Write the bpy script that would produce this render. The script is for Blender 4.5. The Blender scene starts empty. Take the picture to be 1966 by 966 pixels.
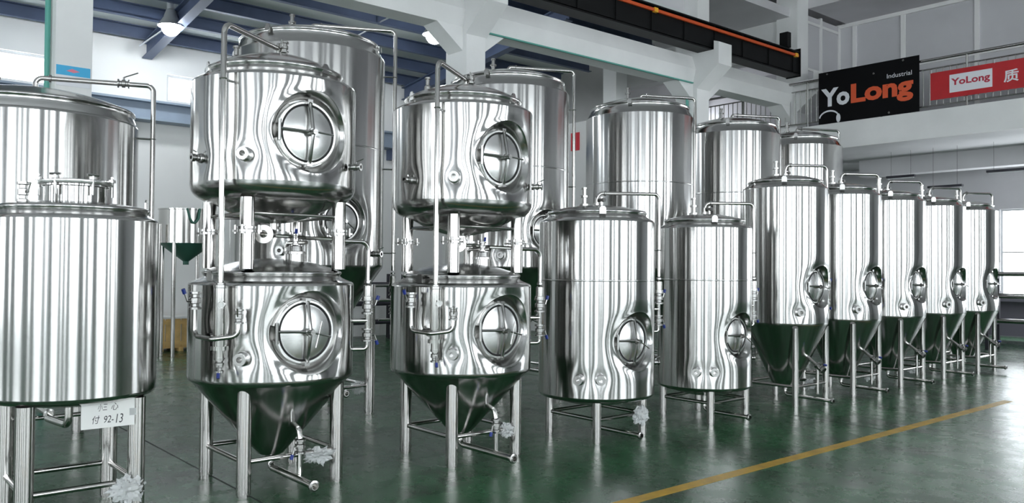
import bpy, math, random
from math import sin, cos, pi, radians, sqrt, atan2, asin, hypot, exp
from mathutils import Vector, Matrix, noise

# ------------------------------------------------------------------ camera, world, light, exposure
sc = bpy.context.scene
col = sc.collection
FPX, W, HT = 1585.0, 1966.0, 966.0
PITCH, ROLL, YAW = radians(1.1), 0.008, radians(49.6)
fw = Vector((-sin(YAW) * cos(PITCH), cos(YAW) * cos(PITCH), sin(PITCH)))
rt = Vector((cos(YAW), sin(YAW), 0))
up = rt.cross(fw)
r2 = rt * cos(ROLL) + up * sin(ROLL)
u2 = up * cos(ROLL) - rt * sin(ROLL)
cam_d = bpy.data.cameras.new('camera')
cam_d.sensor_width = 36.0
cam_d.lens = FPX / W * 36.0
cam_d.clip_end = 200
cam = bpy.data.objects.new('camera', cam_d)
col.objects.link(cam)
M3 = Matrix((r2, u2, -fw)).transposed()
cam.matrix_world = Matrix.Translation((0, 0, 1.6)) @ M3.to_4x4()
sc.camera = cam

vs = sc.view_settings
vs.view_transform = 'Standard'
vs.look = 'None'
vs.exposure = 1.0
vs.gamma = 1.0
vs.use_curve_mapping = False
try:
    sc.display_settings.display_device = 'sRGB'
except Exception:
    pass

wd = bpy.data.worlds.new('overcast_sky')
sc.world = wd
wd.use_nodes = True
wd.node_tree.nodes['Background'].inputs[0].default_value = (0.86, 0.93, 1.0, 1)
wd.node_tree.nodes['Background'].inputs[1].default_value = 1.0
WINDOW_LIGHT = 5.2       # daylight on the frosted panes
LAMP_LIGHT = 70.0


def pix(x, y):
    """direction of a photo pixel"""
    return r2 * ((x - W / 2) / FPX) - u2 * ((y - HT / 2) / FPX) + fw


def at_x(x, y, X):
    d = pix(x, y); t = X / d.x
    return Vector((X, d.y * t, 1.6 + d.z * t))


def at_y(x, y, Y):
    d = pix(x, y); t = Y / d.y
    return Vector((d.x * t, Y, 1.6 + d.z * t))


def at_z(x, y, z):
    d = pix(x, y); t = (z - 1.6) / d.z
    return Vector((d.x * t, d.y * t, z))


# ------------------------------------------------------------------ materials
def new_mat(name):
    m = bpy.data.materials.new(name)
    m.use_nodes = True
    nt = m.node_tree
    b = nt.nodes['Principled BSDF']
    return m, nt, b


def N(nt, kind, **kw):
    n = nt.nodes.new(kind)
    for k, v in kw.items():
        setattr(n, k, v)
    return n


def plain(name, c, rough=0.5, metal=0.0, bump=0.0, bscale=40.0, vary=0.0, vscale=3.0, spec=0.5):
    m, nt, b = new_mat(name)
    b.inputs['Base Color'].default_value = (*c, 1)
    b.inputs['Roughness'].default_value = rough
    b.inputs['Metallic'].default_value = metal
    b.inputs['Specular IOR Level'].default_value = spec
    if vary or bump:
        tc = N(nt, 'ShaderNodeTexCoord')
    if vary:
        nz = N(nt, 'ShaderNodeTexNoise'); nz.inputs['Scale'].default_value = vscale; nz.inputs['Detail'].default_value = 6
        nt.links.new(tc.outputs['Object'], nz.inputs['Vector'])
        rp = N(nt, 'ShaderNodeMapRange'); rp.inputs['From Min'].default_value = 0.3; rp.inputs['From Max'].default_value = 0.7
        rp.inputs['To Min'].default_value = 1 - vary; rp.inputs['To Max'].default_value = 1 + vary * 0.4
        nt.links.new(nz.outputs['Fac'], rp.inputs['Value'])
        mx = N(nt, 'ShaderNodeVectorMath', operation='SCALE')
        mx.inputs[0].default_value = c
        nt.links.new(rp.outputs['Result'], mx.inputs['Scale'])
        nt.links.new(mx.outputs['Vector'], b.inputs['Base Color'])
    if bump:
        n2 = N(nt, 'ShaderNodeTexNoise'); n2.inputs['Scale'].default_value = bscale; n2.inputs['Detail'].default_value = 4
        nt.links.new(tc.outputs['Object'], n2.inputs['Vector'])
        bp = N(nt, 'ShaderNodeBump'); bp.inputs['Strength'].default_value = bump; bp.inputs['Distance'].default_value = 0.01
        nt.links.new(n2.outputs['Fac'], bp.inputs['Height'])
        nt.links.new(bp.outputs['Normal'], b.inputs['Normal'])
    return m


def emis(name, c, s):
    m, nt, b = new_mat(name)
    b.inputs['Base Color'].default_value = (*c, 1)
    b.inputs['Emission Color'].default_value = (*c, 1)
    b.inputs['Emission Strength'].default_value = s
    return m


def stainless(name, rough, aniso, wave, c=(0.535, 0.53, 0.52)):
    """rolled sheet: ring-wise polish (highlights run up and down) and slight unevenness round the girth"""
    m, nt, b = new_mat(name)
    b.inputs['Base Color'].default_value = (*c, 1)
    b.inputs['Metallic'].default_value = 1.0
    b.inputs['Roughness'].default_value = rough
    b.inputs['Anisotropic'].default_value = aniso
    b.inputs['Anisotropic Rotation'].default_value = 0.25
    tg = N(nt, 'ShaderNodeTangent', direction_type='RADIAL', axis='Z')
    nt.links.new(tg.outputs['Tangent'], b.inputs['Tangent'])
    tc = N(nt, 'ShaderNodeTexCoord')
    oi = N(nt, 'ShaderNodeObjectInfo')
    mp = N(nt, 'ShaderNodeMapping')
    mp.inputs['Scale'].default_value = (1, 1, 0.006)
    nt.links.new(tc.outputs['Object'], mp.inputs['Vector'])
    ad = N(nt, 'ShaderNodeVectorMath', operation='ADD')
    nt.links.new(mp.outputs['Vector'], ad.inputs[0])
    nt.links.new(oi.outputs['Location'], ad.inputs[1])
    nz = N(nt, 'ShaderNodeTexNoise')
    nz.inputs['Scale'].default_value = 3.4; nz.inputs['Detail'].default_value = 1.6; nz.inputs['Roughness'].default_value = 0.55
    nt.links.new(ad.outputs['Vector'], nz.inputs['Vector'])
    bp = N(nt, 'ShaderNodeBump'); bp.inputs['Strength'].default_value = 1.0; bp.inputs['Distance'].default_value = wave
    n2 = N(nt, 'ShaderNodeTexNoise')
    n2.inputs['Scale'].default_value = 1.6; n2.inputs['Detail'].default_value = 1.0
    nt.links.new(ad.outputs['Vector'], n2.inputs['Vector'])
    m2 = N(nt, 'ShaderNodeMath', operation='MULTIPLY_ADD'); m2.inputs[1].default_value = 4.0
    nt.links.new(n2.outputs['Fac'], m2.inputs[0])
    nt.links.new(nz.outputs['Fac'], m2.inputs[2])
    nt.links.new(m2.outputs[0], bp.inputs['Height'])
    nt.links.new(bp.outputs['Normal'], b.inputs['Normal'])
    return m


def floor_mat():
    m, nt, b = new_mat('green_epoxy_floor')
    tc = N(nt, 'ShaderNodeTexCoord')

    def nz(scale, detail, rough=0.6):
        n = N(nt, 'ShaderNodeTexNoise')
        n.inputs['Scale'].default_value = scale; n.inputs['Detail'].default_value = detail; n.inputs['Roughness'].default_value = rough
        nt.links.new(tc.outputs['Object'], n.inputs['Vector'])
        return n
    a = nz(0.9, 8); r1 = N(nt, 'ShaderNodeValToRGB')
    r1.color_ramp.elements[0].position = 0.38; r1.color_ramp.elements[0].color = (0.014, 0.056, 0.023, 1)
    r1.color_ramp.elements[1].position = 0.62; r1.color_ramp.elements[1].color = (0.026, 0.108, 0.043, 1)
    nt.links.new(a.outputs['Fac'], r1.inputs['Fac'])
    # scuffed dark stains
    s = nz(1.7, 9, 0.7); r2_ = N(nt, 'ShaderNodeValToRGB')
    r2_.color_ramp.elements[0].position = 0.54; r2_.color_ramp.elements[0].color = (0, 0, 0, 1)
    r2_.color_ramp.elements[1].position = 0.66; r2_.color_ramp.elements[1].color = (1, 1, 1, 1)
    nt.links.new(s.outputs['Fac'], r2_.inputs['Fac'])
    mx = N(nt, 'ShaderNodeMix', data_type='RGBA')
    ml = N(nt, 'ShaderNodeMath', operation='MULTIPLY'); ml.inputs[1].default_value = 0.75
    nt.links.new(r2_.outputs['Color'], ml.inputs[0])
    nt.links.new(ml.outputs[0], mx.inputs['Factor'])
    nt.links.new(r1.outputs['Color'], mx.inputs['A'])
    mx.inputs['B'].default_value = (0.014, 0.017, 0.011, 1)
    # pale worn film
    w = nz(3.1, 10, 0.75); r3 = N(nt, 'ShaderNodeValToRGB')
    r3.color_ramp.elements[0].position = 0.52; r3.color_ramp.elements[0].color = (0, 0, 0, 1)
    r3.color_ramp.elements[1].position = 0.80; r3.color_ramp.elements[1].color = (1, 1, 1, 1)
    nt.links.new(w.outputs['Fac'], r3.inputs['Fac'])
    mx2 = N(nt, 'ShaderNodeMix', data_type='RGBA')
    ml2 = N(nt, 'ShaderNodeMath', operation='MULTIPLY'); ml2.inputs[1].default_value = 0.35
    nt.links.new(r3.outputs['Color'], ml2.inputs[0])
    nt.links.new(ml2.outputs[0], mx2.inputs['Factor'])
    nt.links.new(mx.outputs['Result'], mx2.inputs['A'])
    mx2.inputs['B'].default_value = (0.040, 0.09, 0.050, 1)
    nt.links.new(mx2.outputs['Result'], b.inputs['Base Color'])
    b.inputs['Specular IOR Level'].default_value = 0.35
    rr = N(nt, 'ShaderNodeMapRange'); rr.inputs['To Min'].default_value = 0.12; rr.inputs['To Max'].default_value = 0.42
    nt.links.new(w.outputs['Fac'], rr.inputs['Value'])
    nt.links.new(rr.outputs['Result'], b.inputs['Roughness'])
    bp = N(nt, 'ShaderNodeBump'); bp.inputs['Strength'].default_value = 0.25; bp.inputs['Distance'].default_value = 0.004
    nt.links.new(w.outputs['Fac'], bp.inputs['Height'])
    nt.links.new(bp.outputs['Normal'], b.inputs['Normal'])
    return m


M = dict(
    shell=stainless('brushed_stainless_sheet', 0.15, 0.9, 0.0009),
    head=stainless('brushed_stainless_head', 0.18, 0.4, 0.0006),
    pipe=plain('stainless_tube', (0.60, 0.59, 0.57), 0.15, 1.0),
    leg=plain('stainless_leg', (0.50, 0.485, 0.47), 0.15, 1.0),
    door=plain('polished_stainless', (0.70, 0.70, 0.69), 0.27, 1.0, bump=0.04, bscale=9),
    fit=plain('darkened_stainless_fitting', (0.42, 0.415, 0.405), 0.22, 1.0),  # base darkened: dark reflections on clamps and fittings are put into this colour
    black=plain('black_rubber', (0.012, 0.012, 0.013), 0.5),
    blue=plain('blue_plastic_grip', (0.012, 0.03, 0.20), 0.4),
    brass=plain('copper_fitting', (0.55, 0.27, 0.14), 0.3, 1.0),
    white=plain('white_paint', (0.84, 0.84, 0.83), 0.7, vary=0.04, vscale=0.8),
    concrete=plain('white_painted_concrete', (0.80, 0.805, 0.80), 0.75, vary=0.07, vscale=1.2, bump=0.15, bscale=14),
    grey=plain('grey_plaster', (0.64, 0.63, 0.65), 0.8, vary=0.12, vscale=0.7),
    ceil=plain('roof_deck', (0.66, 0.70, 0.69), 0.6, vary=0.12, vscale=0.6),
    bluesteel=plain('blue_painted_steel', (0.085, 0.115, 0.20), 0.5, vary=0.2, vscale=2),
    litblue=plain('lit_blue_steel', (0.26, 0.32, 0.40), 0.5, vary=0.15, vscale=2),  # paler copy of the blue steel: light on the runway beam put into its colour
    steelrod=plain('galvanised_rod', (0.6, 0.62, 0.65), 0.4, 0.7),
    teal=plain('teal_pipe_paint', (0.10, 0.36, 0.30), 0.5),
    blk=plain('black_painted_steel', (0.006, 0.0065, 0.007), 0.5, vary=0.3, spec=0.2),
    orange=plain('orange_conductor_cover', (0.62, 0.09, 0.02), 0.5),
    amber=plain('amber_plastic', (0.85, 0.42, 0.03), 0.4),
    yellow=plain('yellow_line_paint', (0.50, 0.30, 0.025), 0.45, vary=0.3, vscale=6),
    floor=floor_mat(),
    joint=plain('dark_joint_filler', (0.012, 0.02, 0.016), 0.7),
    pane=emis('daylit_window_pane', (0.90, 0.96, 1.0), WINDOW_LIGHT),
    lamp=emis('lamp_bulb', (0.92, 0.97, 1.0), LAMP_LIGHT),
    alu=plain('aluminium_frame', (0.62, 0.63, 0.64), 0.4, 0.6),
    glass=plain('office_glazing', (0.62, 0.62, 0.64), 0.2, 0.0, vary=0.12, vscale=0.5),
    wood=plain('pale_crate_wood', (0.66, 0.44, 0.17), 0.7, vary=0.3, vscale=5),
    paper=plain('white_card', (0.78, 0.78, 0.76), 0.6),
    ink=plain('pen_ink', (0.03, 0.03, 0.035), 0.6),
    bblack=plain('banner_black', (0.005, 0.005, 0.006), 0.6, spec=0.1),
    bred=plain('banner_red', (0.50, 0.012, 0.018), 0.5, vary=0.15),
    bwhite=plain('print_white', (0.75, 0.76, 0.80), 0.5),
    borange=plain('print_orange_red', (0.72, 0.10, 0.03), 0.5),
    bredtext=plain('print_red', (0.45, 0.02, 0.05), 0.5),
    bcyan=plain('print_cyan', (0.05, 0.42, 0.72), 0.5),
    bpink=plain('print_pink', (0.75, 0.22, 0.30), 0.5),
    sign_red=plain('sign_red', (0.72, 0.05, 0.07), 0.5),
    cast=plain('dark_cast_iron', (0.035, 0.034, 0.045), 0.5, 0.3, vary=0.2),
    lilac=plain('grey_lilac_enamel', (0.20, 0.19, 0.23), 0.5),
    machine=plain('machine_green', (0.05, 0.16, 0.12), 0.5),
)
# crumpled film
_m, _nt, _b = new_mat('clear_plastic_film')
_b.inputs['Base Color'].default_value = (0.80, 0.82, 0.82, 1)
_b.inputs['Roughness'].default_value = 0.22
_b.inputs['Alpha'].default_value = 0.5
M['film'] = _m


# ------------------------------------------------------------------ mesh helpers
class MB:
    def __init__(s):
        s.v = []; s.f = []

    def add(s, vs_, fs_):
        o = len(s.v)
        s.v += [tuple(v) for v in vs_]
        s.f += [tuple(i + o for i in f) for f in fs_]
        return s

    def box(s, x0, x1, y0, y1, z0, z1):
        return s.add([(x0, y0, z0), (x1, y0, z0), (x1, y1, z0), (x0, y1, z0), (x0, y0, z1), (x1, y0, z1), (x1, y1, z1), (x0, y1, z1)],
                     [(0, 3, 2, 1), (4, 5, 6, 7), (0, 1, 5, 4), (1, 2, 6, 5), (2, 3, 7, 6), (3, 0, 4, 7)])

    def prism(s, poly, y0, y1, axis='y'):
        """poly of 2-D points extruded along an axis: 'y' -> (x,z), 'x' -> (y,z), 'z' -> (x,y)"""
        n = len(poly)
        g = {'y': lambda p, t: (p[0], t, p[1]), 'x': lambda p, t: (t, p[0], p[1]), 'z': lambda p, t: (p[0], p[1], t)}[axis]
        vs_ = [g(p, y0) for p in poly] + [g(p, y1) for p in poly]
        fs_ = [tuple(range(n)), tuple(range(2 * n - 1, n - 1, -1))] + [(i, i + n, (i + 1) % n + n, (i + 1) % n) for i in range(n)]
        return s.add(vs_, fs_)

    def lathe(s, prof, seg=96, c=(0, 0, 0), frame=None, phase=0.0):
        """profile (r, z) turned about z, or about frame's third axis"""
        vs_ = []; fs_ = []; rows = []
        for r, z in prof:
            if r < 1e-6:
                rows.append([len(vs_)]); vs_.append((0, 0, z))
            else:
                rows.append(list(range(len(vs_), len(vs_) + seg)))
                vs_ += [(r * cos(phase + 2 * pi * i / seg), r * sin(phase + 2 * pi * i / seg), z) for i in range(seg)]
        for a, b in zip(rows, rows[1:]):
            if len(a) == 1 and len(b) == 1:
                continue
            for i in range(seg):
                j = (i + 1) % seg
                if len(a) == 1:
                    fs_.append((a[0], b[j], b[i]))
                elif len(b) == 1:
                    fs_.append((a[i], a[j], b[0]))
                else:
                    fs_.append((a[i], a[j], b[j], b[i]))
        if frame:
            u, v, w = frame
            vs_ = [Vector(c) + u * p[0] + v * p[1] + w * p[2] for p in vs_]
        else:
            vs_ = [(p[0] + c[0], p[1] + c[1], p[2] + c[2]) for p in vs_]
        return s.add(vs_, fs_)

    def rod(s, p0, p1, r, seg=12, caps=True, r1=None):
        p0 = Vector(p0); p1 = Vector(p1); L = (p1 - p0).length
        fr = frame_for(p1 - p0)
        r1 = r if r1 is None else r1
        prof = [(r, 0), (r1, L)]
        if caps:
            prof = [(0, 0)] + prof + [(0, L)]
        return s.lathe(prof, seg, p0, fr)

    def turned(s, p, axis, prof, seg=20):
        return s.lathe(prof, seg, Vector(p), frame_for(Vector(axis)))

    def tube(s, pts, r, seg=12, fillet=0.0, caps=True, hollow=0.0):
        pts = [Vector(p) for p in pts]
        if fillet:
            pts = fillet_path(pts, fillet)
        n = len(pts); vs_ = []; fs_ = []
        t0 = (pts[1] - pts[0]).normalized()
        u = t0.orthogonal().normalized(); v = t0.cross(u)
        prev = t0
        for i, p in enumerate(pts):
            t = (pts[min(i + 1, n - 1)] - pts[max(i - 1, 0)]).normalized()
            q = prev.rotation_difference(t)
            u = q @ u; v = q @ v; prev = t
            vs_ += [p + (u * cos(2 * pi * k / seg) + v * sin(2 * pi * k / seg)) * r for k in range(seg)]
        for i in range(n - 1):
            for k in range(seg):
                j = (k + 1) % seg
                fs_.append((i * seg + k, i * seg + j, (i + 1) * seg + j, (i + 1) * seg + k))
        if caps:
            fs_.append(tuple(range(seg - 1, -1, -1)))
            if not hollow:
                fs_.append(tuple((n - 1) * seg + k for k in range(seg)))
        if hollow:
            # open far end: inner bore a little way in
            o = len(vs_)
            e = pts[-1]
            for d, rr in ((0, r * hollow), (-3 * r, r * hollow)):
                vs_ += [e + prev * d + (u * cos(2 * pi * k / seg) + v * sin(2 * pi * k / seg)) * rr for k in range(seg)]
            b = (n - 1) * seg
            for k in range(seg):
                j = (k + 1) % seg
                fs_.append((b + k, b + j, o + j, o + k))
                fs_.append((o + k, o + j, o + seg + j, o + seg + k))
            fs_.append(tuple(o + seg + k for k in range(seg)))
        return s.add(vs_, fs_)

    def torus(s, c, axis, R, r, seg=48, ms=10):
        prof = [(R + r * cos(2 * pi * k / ms), r * sin(2 * pi * k / ms)) for k in range(ms + 1)]
        return s.lathe(prof, seg, Vector(c), frame_for(Vector(axis)))


def frame_for(d):
    w = Vector(d).normalized()
    u = Vector((0, 0, 1)).cross(w)
    if u.length < 1e-4:
        u = Vector((1, 0, 0))
    u.normalize()
    return u, w.cross(u), w


def fillet_path(pts, R, k=7):
    out = [pts[0]]
    for a, b, c in zip(pts, pts[1:], pts[2:]):
        d1 = (a - b); d2 = (c - b)
        l1, l2 = d1.length, d2.length
        d1.normalize(); d2.normalize()
        ang = d1.angle(d2)
        if ang > pi - 0.02:
            out.append(b); continue
        t = min(R / math.tan(ang / 2), l1 * 0.49, l2 * 0.49)
        p, q = b + d1 * t, b + d2 * t
        rr = t * math.tan(ang / 2)
        cc = b + (d1 + d2).normalized() * (rr / sin(ang / 2))
        v1 = p - cc; v2 = q - cc
        tot = v1.angle(v2)
        for i in range(k + 1):
            f = i / k
            out.append(cc + (v1 * sin((1 - f) * tot) + v2 * sin(f * tot)) / sin(tot))
    out.append(pts[-1])
    return out


def mesh_obj(name, mb, mat, parent=None, ang=35, loc=(0, 0, 0)):
    me = bpy.data.meshes.new(name)
    me.from_pydata([tuple(v) for v in mb.v], [], mb.f)
    me.validate()
    me.update()
    me.polygons.foreach_set('use_smooth', [ang > 0] * len(me.polygons))
    if ang > 0:
        me.set_sharp_from_angle(angle=radians(ang))
    me.materials.append(M[mat] if isinstance(mat, str) else mat)
    o = bpy.data.objects.new(name, me)
    col.objects.link(o)
    o.location = loc
    if parent is not None:
        o.parent = parent
    return o


def again(o, loc, parent=None, rot=None):
    """one more piece sharing the mesh"""
    c = bpy.data.objects.new(o.name.split('.')[0], o.data)
    col.objects.link(c)
    c.location = loc
    if rot:
        c.rotation_euler = rot
    c.parent = parent if parent is not None else o.parent
    return c


def tag(o, label, cat, group=None):
    o['label'] = label; o['category'] = cat
    if group:
        o['group'] = group
    return o


def thing(name, label, cat, loc=(0, 0, 0), group=None, rz=0):
    o = bpy.data.objects.new(name, None)
    col.objects.link(o)
    o.empty_display_size = 0.2
    o.location = loc
    o.rotation_euler = (0, 0, rz)
    return tag(o, label, cat, group)


def struct(o):
    o['kind'] = 'structure'
    return o


# ------------------------------------------------------------------ the setting
HALL_X0, HALL_X1, HALL_Y0, HALL_Y1 = -16.6, 9.0, -12.0, 22.5

fl = struct(mesh_obj('floor', MB().box(HALL_X0, HALL_X1, HALL_Y0, HALL_Y1, -0.12, 0.0), 'floor', ang=0))
mesh_obj('lane_line', MB().box(-3.86, -3.75, -4.0, 11.3, 0.0, 0.0015), 'yellow', fl, 0)
mesh_obj('expansion_joint', MB().box(-16.6, -5.2, 2.345, 2.36, 0.0, 0.001), 'joint', fl, 0)
mesh_obj('expansion_joint', MB().box(-16.6, -3.9, 8.245, 8.26, 0.0, 0.001), 'joint', fl, 0)


def wall_with_openings(name, axis, c0, c1, a0, a1, z0, z1, opens, mat):
    """a wall slab whose openings (a0,a1,z0,z1) are cut clean through; axis is the direction the wall runs in"""
    mb = MB()
    xs = sorted({a0, a1} | {o[0] for o in opens} | {o[1] for o in opens})
    zs = sorted({z0, z1} | {o[2] for o in opens} | {o[3] for o in opens})
    for p, q in zip(xs, xs[1:]):
        run = None
        for r, t in zip(zs, zs[1:]):
            mid = ((p + q) / 2, (r + t) / 2)
            hole = any(o[0] < mid[0] < o[1] and o[2] < mid[1] < o[3] for o in opens)
            if hole:
                if run:
                    (mb.box(c0, c1, p, q, *run) if axis == 'y' else mb.box(p, q, c0, c1, *run)); run = None
            else:
                run = (run[0], t) if run else (r, t)
        if run:
            (mb.box(c0, c1, p, q, *run) if axis == 'y' else mb.box(p, q, c0, c1, *run))
    return struct(mesh_obj(name, mb, mat, ang=0))


win_n = [0]


def window(axis, c, a0, a1, z0, z1, ncol, nrow, depth=0.08, fm='alu', side=None):
    """frame with mullions, each pane a part"""
    win_n[0] += 1
    root = bpy.data.objects.new('window_%d' % win_n[0] if not side else 'window_%s_%d_offscreen' % (side, win_n[0]), None)
    col.objects.link(root); struct(root)
    root.location = (c, (a0 + a1) / 2, z0) if axis == 'y' else ((a0 + a1) / 2, c, z0)
    w = a1 - a0; h = z1 - z0; t = 0.05

    def B(mb, u0, u1, v0, v1, d0, d1):
        return mb.box(d0, d1, u0, u1, v0, v1) if axis == 'y' else mb.box(u0, u1, d0, d1, v0, v1)
    mb = MB()
    B(mb, -w / 2, -w / 2 + t, 0, h, -depth / 2, depth / 2); B(mb, w / 2 - t, w / 2, 0, h, -depth / 2, depth / 2)
    B(mb, -w / 2 + t, w / 2 - t, 0, t, -depth / 2, depth / 2); B(mb, -w / 2 + t, w / 2 - t, h - t, h, -depth / 2, depth / 2)
    mesh_obj('window_frame', mb, fm, root, 0)
    cw = (w - 2 * t) / ncol; rh = (h - 2 * t) / nrow
    for i in range(1, ncol):
        x = -w / 2 + t + i * cw
        mesh_obj('mullion', B(MB(), x - 0.02, x + 0.02, t, h - t, -depth / 2, depth / 2), fm, root, 0)
    for j in range(1, nrow):
        z = t + j * rh
        mesh_obj('transom', B(MB(), -w / 2 + t, w / 2 - t, z - 0.018, z + 0.018, -depth / 2 + 0.005, depth / 2 - 0.005), fm, root, 0)
    first = None
    for i in range(ncol):
        for j in range(nrow):
            if first is None:
                first = mesh_obj('pane', B(MB(), -cw / 2, cw / 2, -rh / 2, rh / 2, -0.004, 0.004), 'pane', root, 0)
                o = first
            else:
                o = again(first, (0, 0, 0), root)
            if side:
                o.name = 'pane_%s_%d_%d_offscreen' % (side, win_n[0], i * nrow + j + 1)
            u = -w / 2 + t + (i + 0.5) * cw; v = t + (j + 0.5) * rh
            o.location = (0, u, v) if axis == 'y' else (u, 0, v)
    return root


# left wall of the aisle, windows above the blue runway beam
lw = [(-1.5, 0.2, 4.78, 5.32), (1.25, 3.2, 4.78, 5.32), (5.25, 7.2, 4.78, 5.32), (21.3, 22.35, 5.5, 6.75)]
wall_with_openings('wall_left', 'y', HALL_X0 - 0.2, HALL_X0, HALL_Y0, HALL_Y1, 0, 9.6, lw, 'white')
for a0, a1, z0, z1 in lw:
    window('y', HALL_X0 - 0.1, a0, a1, z0, z1, 2, 1, side='left' if a0 < 0 else None)
# wall on the far side of the hall (behind the camera): tall daylit windows
rw = [(y, y + w_, 1.15, 5.6) for y, w_ in ((-10.8, 3.0), (-6.6, 0.6), (-5.0, 0.6), (-3.2, 2.8), (1.4, 0.6), (3.0, 1.3), (6.0, 3.4), (10.8, 0.6), (12.6, 2.0), (15.7, 0.6))]
wall_with_openings('wall_right', 'y', HALL_X1, HALL_X1 + 0.25, HALL_Y0, HALL_Y1, 0, 9.6, rw, 'grey')
for a0, a1, z0, z1 in rw:
    window('y', HALL_X1 + 0.1, a0, a1, z0, z1, 1, 4, side='right')
bw = [(x, x + w_, 1.15, 5.2) for x, w_ in ((-14.4, 0.7), (-12.2, 2.8), (-7.4, 0.7), (-5.2, 2.4), (-0.6, 0.7), (1.6, 3.0), (6.4, 0.8))]
wall_with_openings('wall_back', 'x', HALL_Y0 - 0.25, HALL_Y0, HALL_X0, HALL_X1, 0, 9.6, bw, 'grey')
for a0, a1, z0, z1 in bw:
    window('x', HALL_Y0 - 0.1, a0, a1, z0, z1, 1, 3, side='back')
ew = [(-7.75, -4.2, 1.0, 3.14), (-3.4, 0.2, 1.0, 3.14)]
wall_with_openings('wall_end', 'x', HALL_Y1, HALL_Y1 + 0.25, HALL_X0, HALL_X1, 0, 9.6, ew, 'grey')
for i, (a0, a1, z0, z1) in enumerate(ew):
    window('x', HALL_Y1 + 0.1, a0, a1, z0, z1, 4, 2, side='end' if i else None)
struct(mesh_obj('ceiling', MB().box(HALL_X0, HALL_X1, HALL_Y0, HALL_Y1, 9.4, 9.6), 'grey', ang=0))

# aisle roof: pitched deck on blue purlins and rafters
def roof_z(x):
    return 6.08 + 0.12 * (x + 16.6)


rf = struct(mesh_obj('ceiling_aisle', MB().prism([(-16.6, roof_z(-16.6)), (-10.6, roof_z(-10.6)), (-10.6, roof_z(-10.6) + 0.1), (-16.6, roof_z(-16.6) + 0.1)], -12, 14.0), 'ceil', ang=0))
pm = None
for k in range(7):
    x = -16.4 + 0.95 * k
    if pm is None:
        pm = mesh_obj('purlin', MB().prism([(-0.05, -0.24), (0.05, -0.24), (0.05, -0.225), (-0.03, -0.225), (-0.03, -0.015), (0.05, -0.015), (0.05, 0), (-0.05, 0)], -12, 13.9), 'bluesteel', rf, 0, (x, 0, roof_z(x)))
    else:
        again(pm, (x, 0, roof_z(x)), rf)
for y in (-1.0, 4.86, 10.7):
    mb = MB()
    a, b = -16.55, -10.97
    za, zb = roof_z(a) - 0.245, roof_z(b) - 0.245
    for d0, d1, hw in ((0, -0.02, 0.09), (-0.02, -0.28, 0.012), (-0.28, -0.30, 0.09)):
        mb.prism([(a, za + d1), (b, zb + d1), (b, zb + d0), (a, za + d0)], y - hw, y + hw)
    mesh_obj('rafter', mb, 'bluesteel', rf, 0)
rods = [((-16.4, 4.9, 5.78), at_x(332, -8, -14.9)), (at_x(268, 88, -16.0), at_x(395, 2, -14.6)), (at_x(722, 46, -13.6), at_x(812, 2, -12.6)), (at_x(680, 72, -14.2), at_x(706, 58, -13.8))]
for p, q in rods:
    mesh_obj('brace_rod', MB().rod(p, q, 0.016, 8), 'steelrod', rf)
# blue runway beam along the left wall
mb = MB()
for x0, x1, z0, z1 in ((-16.55, -16.2, 4.66, 4.70), (-16.4, -16.36, 4.36, 4.66), (-16.55, -16.2, 4.32, 4.36)):
    mb.box(x0, x1, -11, 13.8, z0, z1)
rb = tag(mesh_obj('runway_beam', mb, 'litblue', ang=0), 'long blue steel runway beam along the white wall below the high windows', 'beam')
for k in range(9):
    mesh_obj('bracket', MB().box(-16.6, -16.36, -0.06, 0.06, 4.08, 4.32), 'bluesteel', rb, 0, (0, -10 + 2.9 * k, 0))

# column line with corbels
CX0, CX1 = -10.95, -10.40
COLS = ((2.07, 2.45), (7.87, 8.25), (13.80, 14.20), (17.62, 18.10), (-3.8, -3.42), (-9.6, -9.22))
for y0, y1 in COLS:
    mb = MB().box(CX0, CX1, y0, y1, 0, 9.4)
    c = struct(mesh_obj('concrete_column', mb, 'concrete', ang=0))
    mesh_obj('corbel', MB().prism([(CX1, 5.30), (-9.86, 5.72), (-9.86, 6.16), (-9.98, 6.20), (-9.98, 6.02), (CX1, 6.02)], y0 - 0.02, y1 + 0.02), 'concrete', c, 0)
# longitudinal beams with haunches
ys = sorted(COLS)
for (a0, a1), (b0, b1) in zip(ys, ys[1:]):
    bmx = MB().prism([(-10.9, 5.43), (-10.5, 5.43), (-10.43, 5.70), (-10.52, 5.98), (-10.9, 5.98)], a1, b0)
    bo = struct(mesh_obj('concrete_beam', bmx, 'concrete', ang=0))
    if a0 > 0:
        for s, y in ((1, a1), (-1, b0)):
            mesh_obj('haunch', MB().prism([(y, 5.05), (y + s * 0.5, 5.43), (y, 5.43)], -10.88, -10.5, 'x'), 'concrete', bo, 0)
    # upper tie beam above the girder
    struct(mesh_obj('tie_beam', MB().box(-10.9, -10.5, a1, b0, 8.3, 8.75), 'concrete', ang=0))
struct(mesh_obj('wall_clerestory', MB().box(-10.86, -10.72, -12, 13.8, 6.85, 9.4), 'grey', ang=0))
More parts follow.
